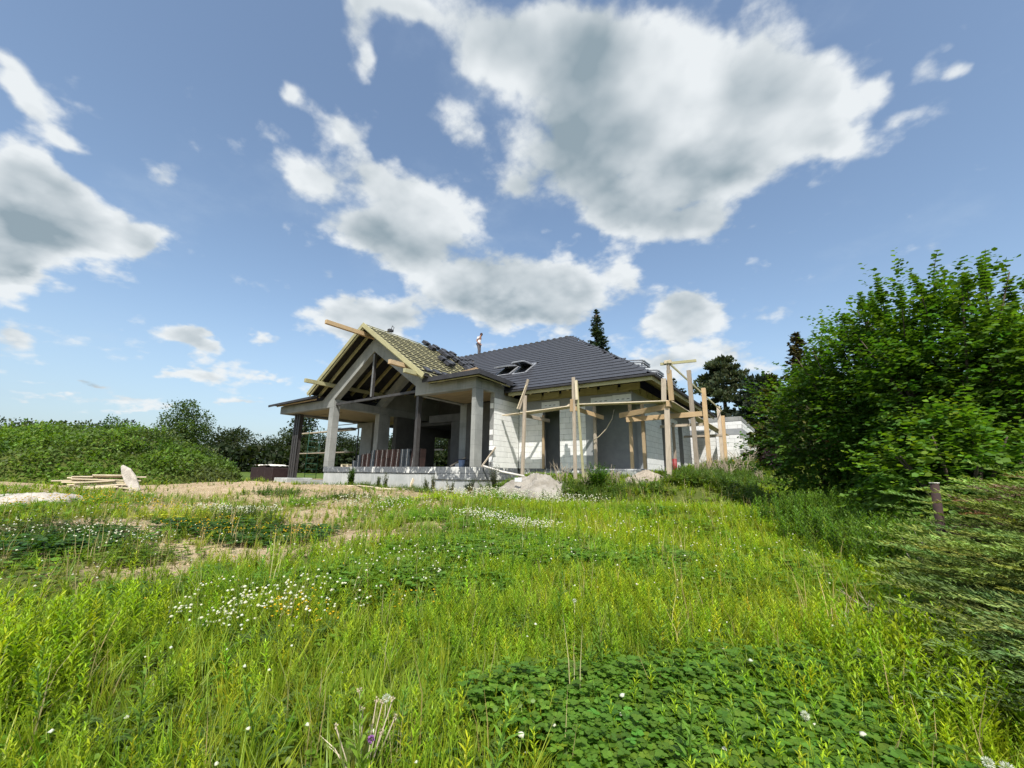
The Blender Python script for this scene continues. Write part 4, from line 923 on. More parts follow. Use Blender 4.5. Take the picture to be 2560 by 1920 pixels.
# leaf outlines: x across, y along, z out
LEAF_R = (np.array([(0, 0, 0), (-.42, .28, .06), (-.46, .62, .02), (0, 1.0, -.10), (.46, .62, .02), (.42, .28, .06), (0, .5, -.03)]), np.array([(6, 0, 5), (6, 5, 4), (6, 4, 3), (6, 3, 2), (6, 2, 1), (6, 1, 0)]))
LEAF_4 = (np.array([(0, 0, 0), (-.36, .45, .05), (0, 1.0, -.08), (.36, .45, .05)]), np.array([(0, 3, 1), (1, 3, 2)]))
LEAF_N = (np.array([(0, 0, 0), (-.13, .4, .02), (.13, .4, .02), (-.09, .75, -.04), (.09, .75, -.04), (0, 1.0, -.14)]), np.array([(0, 2, 1), (1, 2, 4), (1, 4, 3), (3, 4, 5)]))
def scatter_leaves(shape, P, D, Nn, size, c, bend=0.):
    V0, F0_ = shape; n_ = len(P); R3 = frames(D, Nn)
    V = np.einsum('nij,vj->nvi', R3, V0) * size[:, None, None] + P[:, None]
    F = F0_[None] + (np.arange(n_) * len(V0))[:, None, None]; cc = np.repeat(c[:, None], len(V0), 1)
    return V.reshape(-1, 3), F.reshape(-1, 3), cc.reshape(-1, 3)
def merge(parts):
    Vs, Fs, Cs = [], [], []; o = 0
    for V, F, c in parts: Vs.append(V); Fs.append(F + o); Cs.append(c); o += len(V)
    return np.concatenate(Vs), np.concatenate(Fs), np.concatenate(Cs)
def tint(base, n_, v=.18, hue=.12):
    base = np.array(base); k = np.exp(rng.normal(0, v, (n_, 1))); h = rng.normal(0, hue, n_); c = base[None] * k; c[:, 0] *= np.exp(h); c[:, 2] *= np.exp(-h * .5); return c
def trunkmesh(parent, base, h, r, material='bark', lean=(0, 0)):
    b = Vector(base); pts = [b + Vector((lean[0] * t * t, lean[1] * t * t, h * t)) for t in (0, .25, .5, .75, 1)]
    return tube('trunk', [Vector((p.x, p.y, p.z)) for p in pts], [r * 1.25, r, r * .8, r * .55, r * .25], material, parent, 8)
def rnds(n_): 
    v = rng.normal(size=(n_, 3)); return v / np.linalg.norm(v, axis=1, keepdims=True)
# broadleaf crown made of clumps
def crown(parent, c, R3, n_leaf, size, base, clumps=16, seed=0, shape=LEAF_4, name='crown', mt='leaf', low=-.75):
    r_ = np.random.default_rng(seed); cc = r_.normal(size=(clumps, 3)); cc /= np.linalg.norm(cc, axis=1, keepdims=True); cc *= r_.uniform(.35, .82, (clumps, 1)); cc[:, 2] = np.maximum(cc[:, 2], low)
    rad_ = r_.uniform(.22, .40, clumps); k = r_.integers(0, clumps, n_leaf); dirs = rnds(n_leaf)
    q_ = cc[k] + dirs * (rad_[k] * rng.uniform(.45, 1.02, n_leaf))[:, None]
    P = np.array(c) + q_ * np.array(R3); D = dirs + rng.normal(0, .5, (n_leaf, 3)) + np.array([0, 0, -.15]); Nn = np.array([0, 0, 1.]) + rng.normal(0, .6, (n_leaf, 3))
    tn = tint(base, n_leaf) * np.exp(r_.normal(0, .14, clumps))[k][:, None]
    V, F, cl = scatter_leaves(shape, P, D, Nn, rng.uniform(.6, 1.3, n_leaf) * size, tn)
    return npmesh(name, V, F, cl, mt, parent)
def broad_tree(x, y, h, wd, base, label, n_=2200, size=.34, seed=0, group=None, low_skirt=True, z0=None, kind='broadleaf_tree', cat='tree'):
    z = float(gz(x, y)) if z0 is None else z0
    t = empty(kind, (x, y, z), label, cat, group); trunkmesh(t, (x, y, z - .2), h * .75, .05 * wd + .06)
    crown(t, (x, y, z + h * .54), (wd / 2, wd / 2, h * .48), n_, size, base, 34 + 2 * int(h), seed, low=-1.0 if low_skirt else -.6); return t
def conifer(x, y, h, wd, base, label, whorls=26, seed=0, droop=.25, dens=1., group=None, kind='fir_tree', z0=None, top=0.):
    z = float(gz(x, y)) if z0 is None else z0; r_ = np.random.default_rng(seed)
    t = empty(kind, (x, y, z), label, 'tree', group); trunkmesh(t, (x, y, z - .2), h, .02 * h)
    P, D, Sz, Cl = [], [], [], []
    for i in range(whorls):
        f = (i + .5) / whorls; zz = z + h * (.06 + .93 * f); L = wd / 2 * ((1 - f) ** .85 + .03) * r_.uniform(.85, 1.12)
        for b in range(int(r_.integers(8, 12))):
            a = r_.uniform(0, 6.28); l_ = L * r_.uniform(.75, 1.1); up_ = .35 * f - droop * (1 - f); tn_ = tint(base, 1, .15)[0]
            ns = max(4, int(l_ / .16 * dens))
            for s_ in np.linspace(.18, 1, ns):
                rr = l_ * s_; c_ = np.array([x + math.cos(a) * rr, y + math.sin(a) * rr, zz + up_ * rr - .10 * droop * rr * rr / max(L, .3) + .12 * s_ ** 3 * l_])
                for sd_ in (-1, 1, 0):
                    aa_ = a + sd_ * r_.uniform(.5, 1.1); P.append(c_ + r_.normal(0, .05, 3)); D.append((math.cos(aa_), math.sin(aa_), up_ * .6 + r_.normal(0, .25))); Sz.append(r_.uniform(.32, .6) * (.5 + .5 * (1 - s_ * .4)) * min(1., .35 + L * .5)); Cl.append(tn_ * math.exp(r_.normal(0, .2)))
    P, D, Sz, Cl = map(np.array, (P, D, Sz, Cl)); Nn = np.array([0, 0, 1.]) + rng.normal(0, .5, P.shape)
    V, F, cl = scatter_leaves(LEAF_4, P, D, Nn, Sz, Cl); V = V; npmesh('crown', V, F, cl, 'needle', t); return t
# ------------------------------------------------------------------ trees far behind
conifer(-18.9, 45, 20.5, 6.6, (.048, .070, .050), 'tall slender dark fir standing behind the tiled roof', 60, 3, .22, 1.3)
conifer(-9.9, 46, 9.4, 4.5, (.035, .050, .026), 'fir tip showing just above the gutter right of the hip roof', 26, 5, .2)
conifer(-11.2, 48, 11.4, 4.2, (.035, .050, .026), 'taller thin fir behind the gutter, left of the other fir tip', 28, 6, .2)
def pine(x, y, h, wd, base, label, seed, n_=9000, size=.42):
    z = float(gz(x, y)); t = empty('pine_tree', (x, y, z), label, 'tree'); trunkmesh(t, (x, y, z - .2), h * .85, .32)
    r_ = np.random.default_rng(seed); k = 150; f = r_.uniform(0, 1, k) ** .8; a = r_.uniform(0, 6.28, k); prof = np.sin(np.clip((1 - f) * 1.5 + .12, 0, 1.9)) ** .8 * (1 - .25 * (1 - f) ** 3)
    rr = wd / 2 * prof * r_.uniform(.45, 1., k); cc = np.stack([x + np.cos(a) * rr, y + np.sin(a) * rr, z + h * (.12 + .86 * f)], -1)
    i = r_.integers(0, k, n_); dirs = rnds(n_); dirs[:, 2] = np.abs(dirs[:, 2]) * .9 + .1; rad_ = r_.uniform(.45, .95, k)
    P = cc[i] + dirs * rng.uniform(.1, 1, (n_, 1)) * rad_[i][:, None] * np.array([1, 1, .8]); D = dirs + np.array([0, 0, .5]); tn = tint(base, n_, .22) * np.exp(r_.normal(0, .2, k))[i][:, None]
    V, F, cl = scatter_leaves(LEAF_4, P, D, rnds(n_), rng.uniform(.5, 1.2, n_) * size, tn); npmesh('crown', V, F, cl, 'needle', t); return t
pine(-6.2, 48, 12.2, 8.6, (.058, .074, .036), 'big rounded dark pine behind the white block garage', 11, 22000, .34)
pine(-2.6, 44, 8.2, 6.5, (.022, .032, .020), 'dark blue-green pine between the big pine and the hazel', 12, 7000)
conifer(.35, 28, 7.6, 3.2, (.060, .055, .026), 'brownish spruce with a drooping tip behind the hazel bushes', 30, 8, .5, 1.2, kind='spruce_tree')
conifer(-.9, 25, 4.6, 3.6, (.060, .072, .020), 'low olive green conifer beside the purple bush', 16, 9, .45, 1.3, kind='spruce_tree')
conifer(1.4, 30, 6.5, 4.6, (.045, .055, .020), 'olive conifer behind the purple bush, right of the garage', 20, 19, .45, 1.2, kind='spruce_tree')
pb = empty('purple_bush', (-.85, 21.5, float(gz(-.85, 21.5))), 'low round dark purple-leaved bush on the lawn beside the garage', 'bush')
crown(pb, (-.85, 21.5, float(gz(-.85, 21.5)) + .55), (.85, .8, .62), 3500, .11, (.035, .020, .026), 14, 31, name='foliage')
# treeline left of and behind the house
_s = 40
tl = [(-84, 8, 7.5, 9, 0), (-78, 16, 8.5, 8, 1), (-76, 22, 6.5, 8, 2), (-74, 30, 8.2, 9, 0), (-70, 36, 7.8, 8, 0), (-67, 41, 8.8, 8, 2), (-63, 45, 7.6, 8, 0), (-60, 49, 7.9, 8, 2), (-56.5, 52, 7.3, 8, 0), (-53, 55, 8.4, 8, 2), (-49, 58, 7.4, 8, 0), (-45, 61, 8.6, 8, 2), (-41, 63, 7.6, 8, 0), (-37, 65, 8.0, 8, 2), (-32, 66, 7.5, 8, 0), (-27, 67, 7.8, 8, 2)]
cols_ = [(.032, .048, .016), (.028, .038, .024), (.026, .040, .016)]
ORD = ['first', 'second', 'third', 'fourth', 'fifth', 'sixth', 'seventh', 'eighth', 'ninth', 'tenth', 'eleventh', 'twelfth', 'thirteenth', 'fourteenth', 'fifteenth', 'sixteenth']
names_ = ['dark green hedge tree in the long row beyond the field', 'grey-green tree rising behind the left mound', 'darker tree in the long row beyond the field']
for i, (x_, y_, h_, w_, k_) in enumerate(tl):
    h_ = h_ * (.88 if i > 2 else .8)
    lab = {0: 'dark tree at the far left edge behind the mound', 1: 'grey-green pine-like tree rising behind the left part of the mound', 2: 'lower dark tree behind the mound crest'}.get(i, f'{ORD[i]} tree from the left in the dark row beyond the field')
    broad_tree(x_, y_, h_, w_ + 1.5, cols_[k_], lab, 8000, .30, _s + i, 'trees of the far row')
broad_tree(-68, 37.5, 10.6, 5.5, (.030, .048, .018), 'tree whose pointed crown rises above the far row right of the mound', 2600, .42, 77)
broad_tree(-49, 59, 10.4, 4.6, (.036, .055, .02), 'tree with ragged shoots above the far row, seen under the terrace ceiling', 1500, .45, 78)
bt = broad_tree(-56, 58, 13.2, 7.2, (.055, .075, .045), 'pale drooping birch behind the far row, seen past the left column', 2600, .34, 79)
hd = []
for i in range(60):     # undergrowth closing the foot of the far row
    t = i / 59; x_ = -80 + 56 * t; y_ = 14 + 52 * math.sin(t * 1.5); n_ = 420; zz = float(gz(x_, y_)); P = np.stack([x_ + rng.normal(0, 1.5, n_), y_ + rng.normal(0, 1.5, n_), zz + rng.uniform(0, 3.6, n_)], -1)
    hd.append(scatter_leaves(LEAF_4, P, rnds(n_), rnds(n_), rng.uniform(.4, .9, n_), tint((.024, .036, .013), n_)))
V, F, c = merge(hd); o = npmesh('undergrowth', V, F, c, 'leaf'); tag(o, 'dark undergrowth filling the foot of the far tree row', 'undergrowth', None, 'stuff')
broad_tree(-41, 6.5, 3.6, 7.5, (.045, .065, .022), 'dark low bush mass behind the left flank of the mound', 9000, .2, 91, kind='hedge_bush', cat='bush')
broad_tree(-41, 1.5, 3.4, 7, (.05, .075, .024), 'green low bush mass behind the mound at the left edge', 9000, .2, 92, kind='hedge_bush', cat='bush')
broad_tree(-36.5, 11.3, 5.5, 4.2, (.055, .092, .020), 'bushy green tree standing on the shoulder of the mound', 15000, .13, 90)

# ------------------------------------------------------------------ the overgrown mound
def mz(x, y):
    u_ = ((x + 31.2) * .97 - (y - 6.0) * .22); v_ = ((x + 31.2) * .22 + (y - 6.0) * .97)
    f = 1 - (np.abs(v_ / 6.9)) ** 2.0 - (np.abs(u_ / 6.6)) ** 2.2
    return 2.75 * np.sqrt(np.clip(f, 0, 1)) ** 1.7 * (1 + .55 * (fbm(x + 90, y + 60, .35, 4) - .5)) + .7 * (fbm(x + 70, y + 60, .9, 3) - .5) * np.clip(f * 4, 0, 1)
gx, gy = np.meshgrid(np.linspace(-42, -22.5, 90), np.linspace(-13, 16, 120), indexing='ij')
zzm = gz(gx, gy) - .25 + mz(gx, gy) * 1.0
Vm = np.stack([gx, gy, zzm], -1).reshape(-1, 3); a_, b_ = np.meshgrid(np.arange(89), np.arange(119), indexing='ij')
Fm = np.stack([a_ * 120 + b_, (a_ + 1) * 120 + b_, (a_ + 1) * 120 + b_ + 1, a_ * 120 + b_ + 1], -1).reshape(-1, 4)
mc = np.zeros((len(Vm), 3)); mc[:, 0] = 1.4
o = npmesh('earth_mound', Vm, Fm, mc, 'soil', smooth=True); tag(o, kind='structure')
nM = 130000; x_ = rng.uniform(-41.5, -23, nM); y_ = rng.uniform(-12.5, 15.5, nM); h_ = mz(x_, y_); k = (h_ > .12) & (x_ > -37.5)
x_, y_, h_ = x_[k], y_[k], h_[k]
cl1 = .5 + .42 * lump(x_ * 1.3, y_ * 1.3, 6, 18); zt = gz(x_, y_) - .25 + h_ + rng.uniform(0, 1, len(x_)) ** 1.4 * (.06 + .42 * np.clip(cl1, 0, 1.2))
P = np.stack([x_, y_, zt], -1); D = rnds(len(P)) + np.array([.35, -.1, .4]); Nn = np.array([.3, -.2, 1.]) + rng.normal(0, .55, P.shape)
hue = np.clip(.5 + .5 * lump(x_ * .7 + 5, y_ * .7, 4, 12), 0, 1)[:, None]
cm = (np.array([.090, .165, .018]) * hue + np.array([.085, .115, .034]) * (1 - hue)) * np.exp(rng.normal(0, .25, (len(P), 1)))
mw = [scatter_leaves(LEAF_4, P, D, Nn, rng.uniform(.08, .19, len(P)), cm)]
for k in range(95):      # low shrubs and herb clumps that break the outline
    a, r = rng.uniform(0, 6.28), math.sqrt(rng.uniform(0, 1)); bx_, by_ = -31.2 + 6.0 * r * math.cos(a), 6.0 + 6.2 * r * math.sin(a); hm = float(mz(bx_, by_))
    if hm < .3: continue
    rb = rng.uniform(.25, .65); n_ = int(420 * rb); dd = rnds(n_); zb_ = float(gz(bx_, by_)) - .25 + hm
    PP = np.array([bx_, by_, zb_ + rb * .5]) + dd * rng.uniform(.4, 1.05, (n_, 1)) * np.array([rb, rb, rb * rng.uniform(.7, 1.3)]); kc = (.11, .19, .02) if k % 3 else ((.07, .10, .035) if k % 2 else (.055, .11, .02))
    mw.append(scatter_leaves(LEAF_4, PP, dd + rng.normal(0, .4, (n_, 3)), np.array([.2, -.2, 1.]) + rng.normal(0, .5, (n_, 3)), rng.uniform(.07, .16, n_), tint(kc, n_)))
V, F, c = merge(mw); o = npmesh('mound_weeds', V, F, c, 'leaf'); tag(o, 'thick green weeds and low shrubs covering the earth mound', 'weeds', None, 'stuff')
# ------------------------------------------------------------------ hazel bushes on the right
def hazel(x, y, h, r, label, seed, n_tw=1500, base=(.060, .115, .018), size=.10, shoots=10):
    z = float(gz(x, y)); t = empty('hazel_bush', (x, y, z), label, 'bush'); r_ = np.random.default_rng(seed)
    for i in range(9):
        a = r_.uniform(0, 6.28); ro = r * r_.uniform(.35, .8); hh = h * r_.uniform(.6, .95)
        pts = [(x + math.cos(a) * (.12 + ro * s ** 1.6), y + math.sin(a) * (.12 + ro * s ** 1.6), z - .05 + hh * s) for s in (0, .3, .6, .85, 1)]
        tube('stem', pts, [.045, .036, .026, .016, .008], 'bark', t, 6)
    dirs = r_.normal(size=(n_tw, 3)); dirs /= np.linalg.norm(dirs, axis=1, keepdims=True); dirs[:, 2] = np.where(dirs[:, 2] < -.92, -dirs[:, 2], dirs[:, 2])
    dirs /= np.linalg.norm(dirs, axis=1, keepdims=True)
    lum = 1 + .22 * np.sin(dirs[:, 0] * 6 + seed) * np.sin(dirs[:, 1] * 5 + 2 * seed) + .16 * np.sin(dirs[:, 1] * 9 + 2 * seed) + .16 * np.sin(dirs[:, 2] * 9 + seed * 3)
    rad_ = r_.uniform(.35, 1., n_tw) ** .45 * lum * .86
    O = np.stack([x + dirs[:, 0] * r * rad_, y + dirs[:, 1] * r * rad_, z + h * .50 + dirs[:, 2] * h * .47 * rad_], -1)
    O[:, 2] = np.maximum(O[:, 2], z + .15)
    td = dirs + r_.normal(0, .45, dirs.shape) + np.array([0, 0, .25]); td /= np.linalg.norm(td, axis=1, keepdims=True); ln = r_.uniform(.25, .65, n_tw)
    parts = []; P, D, Nn, Sz, Cl = [], [], [], [], []
    tt = tint(base, n_tw, .16, .14)
    age = r_.uniform(0, 1, n_tw)
    def twig(o, d, l_, c, nl, sz, droop=.30):
        s_ = (np.arange(nl) + .5) / nl; p = o[None] + d[None] * (s_ * l_)[:, None]; p[:, 2] -= droop * (s_ * l_) ** 2
        side = np.cross(d, [0, 0, 1.]); side /= max(np.linalg.norm(side), 1e-3); sg = np.where(np.arange(nl) % 2, 1, -1)[:, None]
        P.append(p); D.append(side[None] * sg * .9 + d[None] * .55 + r_.normal(0, .22, (nl, 3)) + np.array([0, 0, -.18])); Nn.append(np.array([0, 0, 1.]) + r_.normal(0, .33, (nl, 3)))
        Sz.append(sz * r_.uniform(.65, 1.2, nl) * (1 - .25 * s_)); Cl.append(c[None] * np.exp(r_.normal(0, .14, (nl, 1))))
    for i in range(n_tw):
        c = tt[i] * (1.35 if age[i] > .8 else 1.) * np.array([1.25, 1.1, .8] if age[i] > .88 else [1, 1, 1])
        twig(O[i], td[i], ln[i], c, int(r_.integers(6, 11)), size)
    for i in range(shoots):
        a = r_.uniform(0, 6.28); ro = r * r_.uniform(.1, .75); b0 = np.array([x + math.cos(a) * ro, y + math.sin(a) * ro, z + h * (.93 - .22 * (ro / r) ** 2)]); L = r_.uniform(.25, .75)
        d = np.array([r_.normal(0, .14), r_.normal(0, .14), 1.]); tube('stem', [b0 - d * .5, b0 + d * L * .5, b0 + d * L], [.010, .006, .003], 'bark', t, 5)
        for s_ in np.arange(.02, 1, .09):
            for g in range(4):
                aa_ = s_ * 40 + g * 1.57; P.append((b0 + d * L * s_)[None]); D.append(np.array([[math.cos(aa_), math.sin(aa_), .25]])); Nn.append(np.array([[0, 0, 1.]]) + r_.normal(0, .2, (1, 3))); Sz.append(np.array([size * (1.15 - .5 * s_)])); Cl.append((np.array(base) * 1.1)[None])
    P, D, Nn, Sz, Cl = [np.concatenate(q_) for q_ in (P, D, Nn, Sz, Cl)]
    V, F, c = scatter_leaves(LEAF_R, P, D, Nn, Sz, Cl); npmesh('crown', V, F, c, 'leaf', t); return t
hx = [(2085, 10.4, 4.1, 1.5, 'left end hazel bush overhanging the shaded lawn beside the garage', 1, 1700), (2190, 9.4, 4.6, 1.4, 'tall hazel bush with upright shoots, second from the left in the hedge', 2, 1600),
      (2300, 8.3, 4.95, 1.5, 'tall broad-leaved hazel bush in the middle of the right hand hedge', 3, 1800), (2430, 7.3, 4.75, 1.5, 'tallest hazel bush with one long shoot at its top, behind the rusty post', 4, 1900),
      (2620, 7.0, 4.2, 1.6, 'hazel bush cut by the right edge of the picture', 5, 1700), (2400, 6.2, 2.0, 1.1, 'low bright green hazel growth in front of the tall bushes beside the rusty post', 6, 700)]
for px, cd, h_, r_, lab, sdd, nt_ in hx:
    x_, y_ = at(px, cd); hazel(x_, y_, h_, r_, lab, sdd, nt_, shoots=(9 if h_ > 3 else 2), base=(.064, .130, .020) if sdd != 6 else (.085, .165, .022), size=.10)
x_, y_ = at(2160, 11.8); zf = float(gz(x_, y_))
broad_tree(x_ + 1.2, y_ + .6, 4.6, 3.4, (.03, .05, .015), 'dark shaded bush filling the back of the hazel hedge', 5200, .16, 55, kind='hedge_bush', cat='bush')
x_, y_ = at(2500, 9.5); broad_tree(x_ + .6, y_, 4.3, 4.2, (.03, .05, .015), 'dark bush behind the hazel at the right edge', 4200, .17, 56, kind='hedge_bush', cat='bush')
x_, y_ = at(2575, 8.6); broad_tree(x_ + .9, y_ + .6, 5.3, 2.4, (.045, .075, .02), 'tree crown poking in from the right edge above the hazel', 2600, .12, 57)
# one long wavy shoot above the tallest hazel
x_, y_ = at(2445, 7.3); z_ = float(gz(x_, y_)) + 4.45
sh = [(x_, y_, z_ - .6), (x_ - .02, y_, z_ + .1), (x_ + .05, y_ + .02, z_ + .5), (x_ + .14, y_ + .05, z_ + .8)]
st = tube('hazel_shoot', sh, [.012, .008, .006, .003], 'bark'); tag(st, 'long single leafy shoot rising highest above the hazel bushes', 'shoot')
P = np.array([np.array(sh[1]) + (np.array(sh[3]) - np.array(sh[1])) * s_ for s_ in np.linspace(.1, 1, 16)]); D = np.array([(math.cos(k * 2.4), math.sin(k * 2.4), .1) for k in range(16)])
V, F, c = scatter_leaves(LEAF_R, P, D, np.array([[0, 0, 1.]]) + rng.normal(0, .3, (16, 3)), np.full(16, .11), tint((.05, .09, .02), 16)); npmesh('leaves', V, F, c, 'leaf', st)
# ------------------------------------------------------------------ creeping junipers
def juniper(x, y, r, h, label, seed, n_fr=520, base=(.050, .088, .026), brown=None):
    z = float(gz(x, y)); t = empty('juniper', (x, y, z), label, 'shrub'); r_ = np.random.default_rng(seed); out = []; P, D, Sz, Cl = [], [], [], []
    for i in range(7):
        a = r_.uniform(0, 6.28); tube('branch', [(x, y, z + .05), (x + math.cos(a) * r * .4, y + math.sin(a) * r * .4, z + h * .4), (x + math.cos(a) * r * .85, y + math.sin(a) * r * .85, z + h * .55)], [.03, .02, .01], 'bark', t, 5)
    for i in range(n_fr):
        a = r_.uniform(0, 6.28); s0 = r_.uniform(.0, .70); tier = r_.choice((.25, .5, .75, 1.)) + r_.normal(0, .04)
        o = np.array([x + math.cos(a) * r * s0, y + math.sin(a) * r * s0, z + h * (.10 + .80 * tier * (1 - s0 ** 2 * .55))]); L = r_.uniform(.35, .80) * min(1, r)
        a2 = a + r_.normal(0, .30); d = np.array([math.cos(a2), math.sin(a2), r_.uniform(.08, .50)]); side = np.array([-d[1], d[0], 0]); tn_ = tint(base, 1, .18)[0]
        if brown is not None and np.hypot(o[0] + d[0] * L - brown[0], o[1] + d[1] * L - brown[1]) < .30: tn_ = tint((.16, .11, .07), 1, .2)[0]
        S_ = np.repeat(np.linspace(.08, 1, 17), 2); sg = np.tile((-1., 1.), 17)[:, None]
        c_ = o + d * L * S_[:, None]; c_[:, 2] -= .20 * (S_ * L) ** 2
        ll_ = L * .24 * (1.08 - S_ * .85); dd = d * .95 + side * sg * .55 + np.array([0, 0, .08]) + r_.normal(0, .10, (34, 3)); dd /= np.linalg.norm(dd, axis=1, keepdims=True)
        for u_ in (0., .28, .56, .84):
            P.append(c_ + dd * (ll_ * u_)[:, None]); D.append(dd + r_.normal(0, .20, (34, 3))); Sz.append(.040 * r_.uniform(.7, 1.3, 34)); Cl.append(tn_[None] * ((.40 + .85 * S_) * (.55 + .5 * tier))[:, None] * np.exp(r_.normal(0, .14, (34, 1))))  # pale tips; interior and lower tiers darkened in the colour for shade
    P, D, Sz, Cl = map(np.concatenate, (P, D, Sz, Cl))
    shp = (LEAF_4[0] * np.array([.34, 1, 1]), LEAF_4[1])
    V, F, c = scatter_leaves(shp, P, D, np.array([0, 0, 1.]) + r_.normal(0, .6, P.shape), Sz, Cl); npmesh('foliage', V, F, c, 'needle', t); return t
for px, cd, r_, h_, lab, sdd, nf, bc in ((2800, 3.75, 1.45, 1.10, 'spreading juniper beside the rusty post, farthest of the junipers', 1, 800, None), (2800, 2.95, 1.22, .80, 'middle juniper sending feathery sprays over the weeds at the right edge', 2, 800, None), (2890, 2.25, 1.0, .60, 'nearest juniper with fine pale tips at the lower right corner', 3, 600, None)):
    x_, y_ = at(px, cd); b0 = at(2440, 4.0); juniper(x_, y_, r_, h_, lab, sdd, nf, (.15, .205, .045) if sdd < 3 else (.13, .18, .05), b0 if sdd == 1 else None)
x_, y_ = at(2335, 4.3); z_ = float(gz(x_, y_))
o = tube('rusty_post', [(x_ - .05, y_ - .03, z_ - .1), (x_, y_, 1.575)], [.038, .036], 'rust', None, 12); tag(o, 'dark rusty steel fence post leaning a little in front of the hazel', 'post')
o = tube('post_cap', [(x_, y_, 1.576), (x_, y_, 1.585)], .041, 'sheet', o, 12)
# ------------------------------------------------------------------ dry saplings and stalks
def dry_shrub(x, y, h, label, seed, n_=14, mt='twig', group=None, sp=.25, name='dry_shrub'):
    r_ = np.random.default_rng(seed); z = float(gz(x, y)) - .03; bm = bmesh.new(); t = empty(name, (x, y, z), label, 'dry plant', group)
    def br(p, d, L, r, dep):
        q_ = p + d * L; me = tubemesh([p, (p + q_) / 2 + Vector(r_.normal(0, .02, 3)) * L, q_], [r, r * .8, r * .5], 4, False); bm.from_mesh(me); bpy.data.meshes.remove(me)
        if dep:
            for k in range(int(r_.integers(2, 4))): br(p + d * L * r_.uniform(.35, 1), (d + Vector(r_.normal(0, .45, 3))).normalized(), L * r_.uniform(.4, .65), r * .6, dep - 1)
    for i in range(n_):
        br(Vector((x + r_.normal(0, sp * .3), y + r_.normal(0, sp * .3), z)), Vector((r_.normal(0, sp), r_.normal(0, sp), 1)).normalized(), h * r_.uniform(.4, .75), .006 * (1 + h), 2 if n_ < 8 else 1)
    c = Vector((x, y, z))
    for v in bm.verts: v.co -= c
    me = bpy.data.meshes.new('stems'); bm.to_mesh(me); bm.free(); link('stems', me, mt, t, c); return t
x_, y_ = at(2310, 4.6); dry_shrub(x_, y_, 1.0, 'bare pale sapling standing in front of the rusty post', 2, 3)
x_, y_ = at(2245, 3.6); dry_shrub(x_, y_, .45, 'dead grey twigs lying at the tip of the juniper', 4, 6, sp=.9)
for k, (x_, y_, h_, n_) in enumerate(((-7.6, 14.4, 1.0, 12), (-6.6, 14.3, .85, 10), (-8.2, 14.2, .8, 8), (-5.6, 14.5, .9, 10), (-3.0, 17.0, 1.1, 16), (-2.5, 18.2, 1.2, 16), (-2.2, 20.2, 1.2, 16), (-2.0, 22.5, 1.3, 14), (-2.9, 19.2, 1.0, 14), (-1.6, 19.5, .9, 12))):
    dry_shrub(x_, y_, h_, ('first second third fourth'.split()[k] + ' tuft of dry grey stalks before the corner window') if k < 4 else ('first second third fourth fifth sixth'.split()[k - 4] + ' tall dry grass tuft on the bank before the garage'), 10 + k, n_, group='dry stalks before the corner window' if k < 4 else 'dry stalks on the bank by the garage')
# a few leafy weeds against the plinth, each a plant
def leafy(x, y, h, r, label, seed, base=(.055, .095, .025), n_=600, sz=.09, group=None, cat='plant', name='leafy_weed'):
    z = float(gz(x, y)); t = empty(name, (x, y, z), label, cat, group); r_ = np.random.default_rng(seed); P, D, Sz = [], [], []
    for i in range(max(3, int(n_ / 28))):
        a = r_.uniform(0, 6.28); l_ = r * r_.uniform(.1, .8); hh = h * r_.uniform(.55, 1); top_ = (x + math.cos(a) * l_, y + math.sin(a) * l_, z + hh)
        if i < 6: tube('stem', [(x, y, z), top_], [.008, .004], 'bark', t, 4)
        for s_ in np.linspace(.12, 1, 28):
            p = np.array([x, y, z]) + (np.array(top_) - np.array([x, y, z])) * s_; aa_ = s_ * 60 + i; P.append(p); D.append((math.cos(aa_), math.sin(aa_), .55)); Sz.append(sz * (1.15 - .6 * s_))
    P, D, Sz = map(np.array, (P, D, Sz)); shp = (LEAF_4[0] * np.array([.7, 1, 1]), LEAF_4[1])
    V, F, c = scatter_leaves(shp, P, D, np.array([0, 0, 1.]) + r_.normal(0, .3, P.shape), Sz, tint(base, len(P))); npmesh('leaves', V, F, c, 'leaf', t)
leafy(-18.0, 12.5, .95, .28, 'upright leafy green weed standing against the concrete plinth', 1, (.05, .10, .02), 700, .16)
for k, (x_, y_, h_) in enumerate(((-16.2, 12.7, .55), (-15.6, 12.6, .75), (-13.0, 12.6, .6), (-12.7, 12.7, .8), (-11.7, 12.7, .6))): leafy(x_, y_, h_, .25, 'first second third fourth fifth'.split()[k] + ' pale grey-green weed from the left at the plinth foot', 3 + k, (.075, .10, .05), 300, .11, 'pale weeds along the plinth')
leafy(-6.0, 14.0, .95, .75, 'bright green leafy bush in front of the corner window plinth', 20, (.060, .13, .015), 1700, .13, cat='bush', name='green_bush')
leafy(-10.3, 13.7, 1.15, .45, 'dark airy weed in front of the black plinth beside the sand heap', 22, (.05, .065, .035), 700, .09)
leafy(-11.0, 13.0, .7, .4, 'dark broad-leaved weed at the plinth corner', 23, (.035, .06, .025), 500, .12)
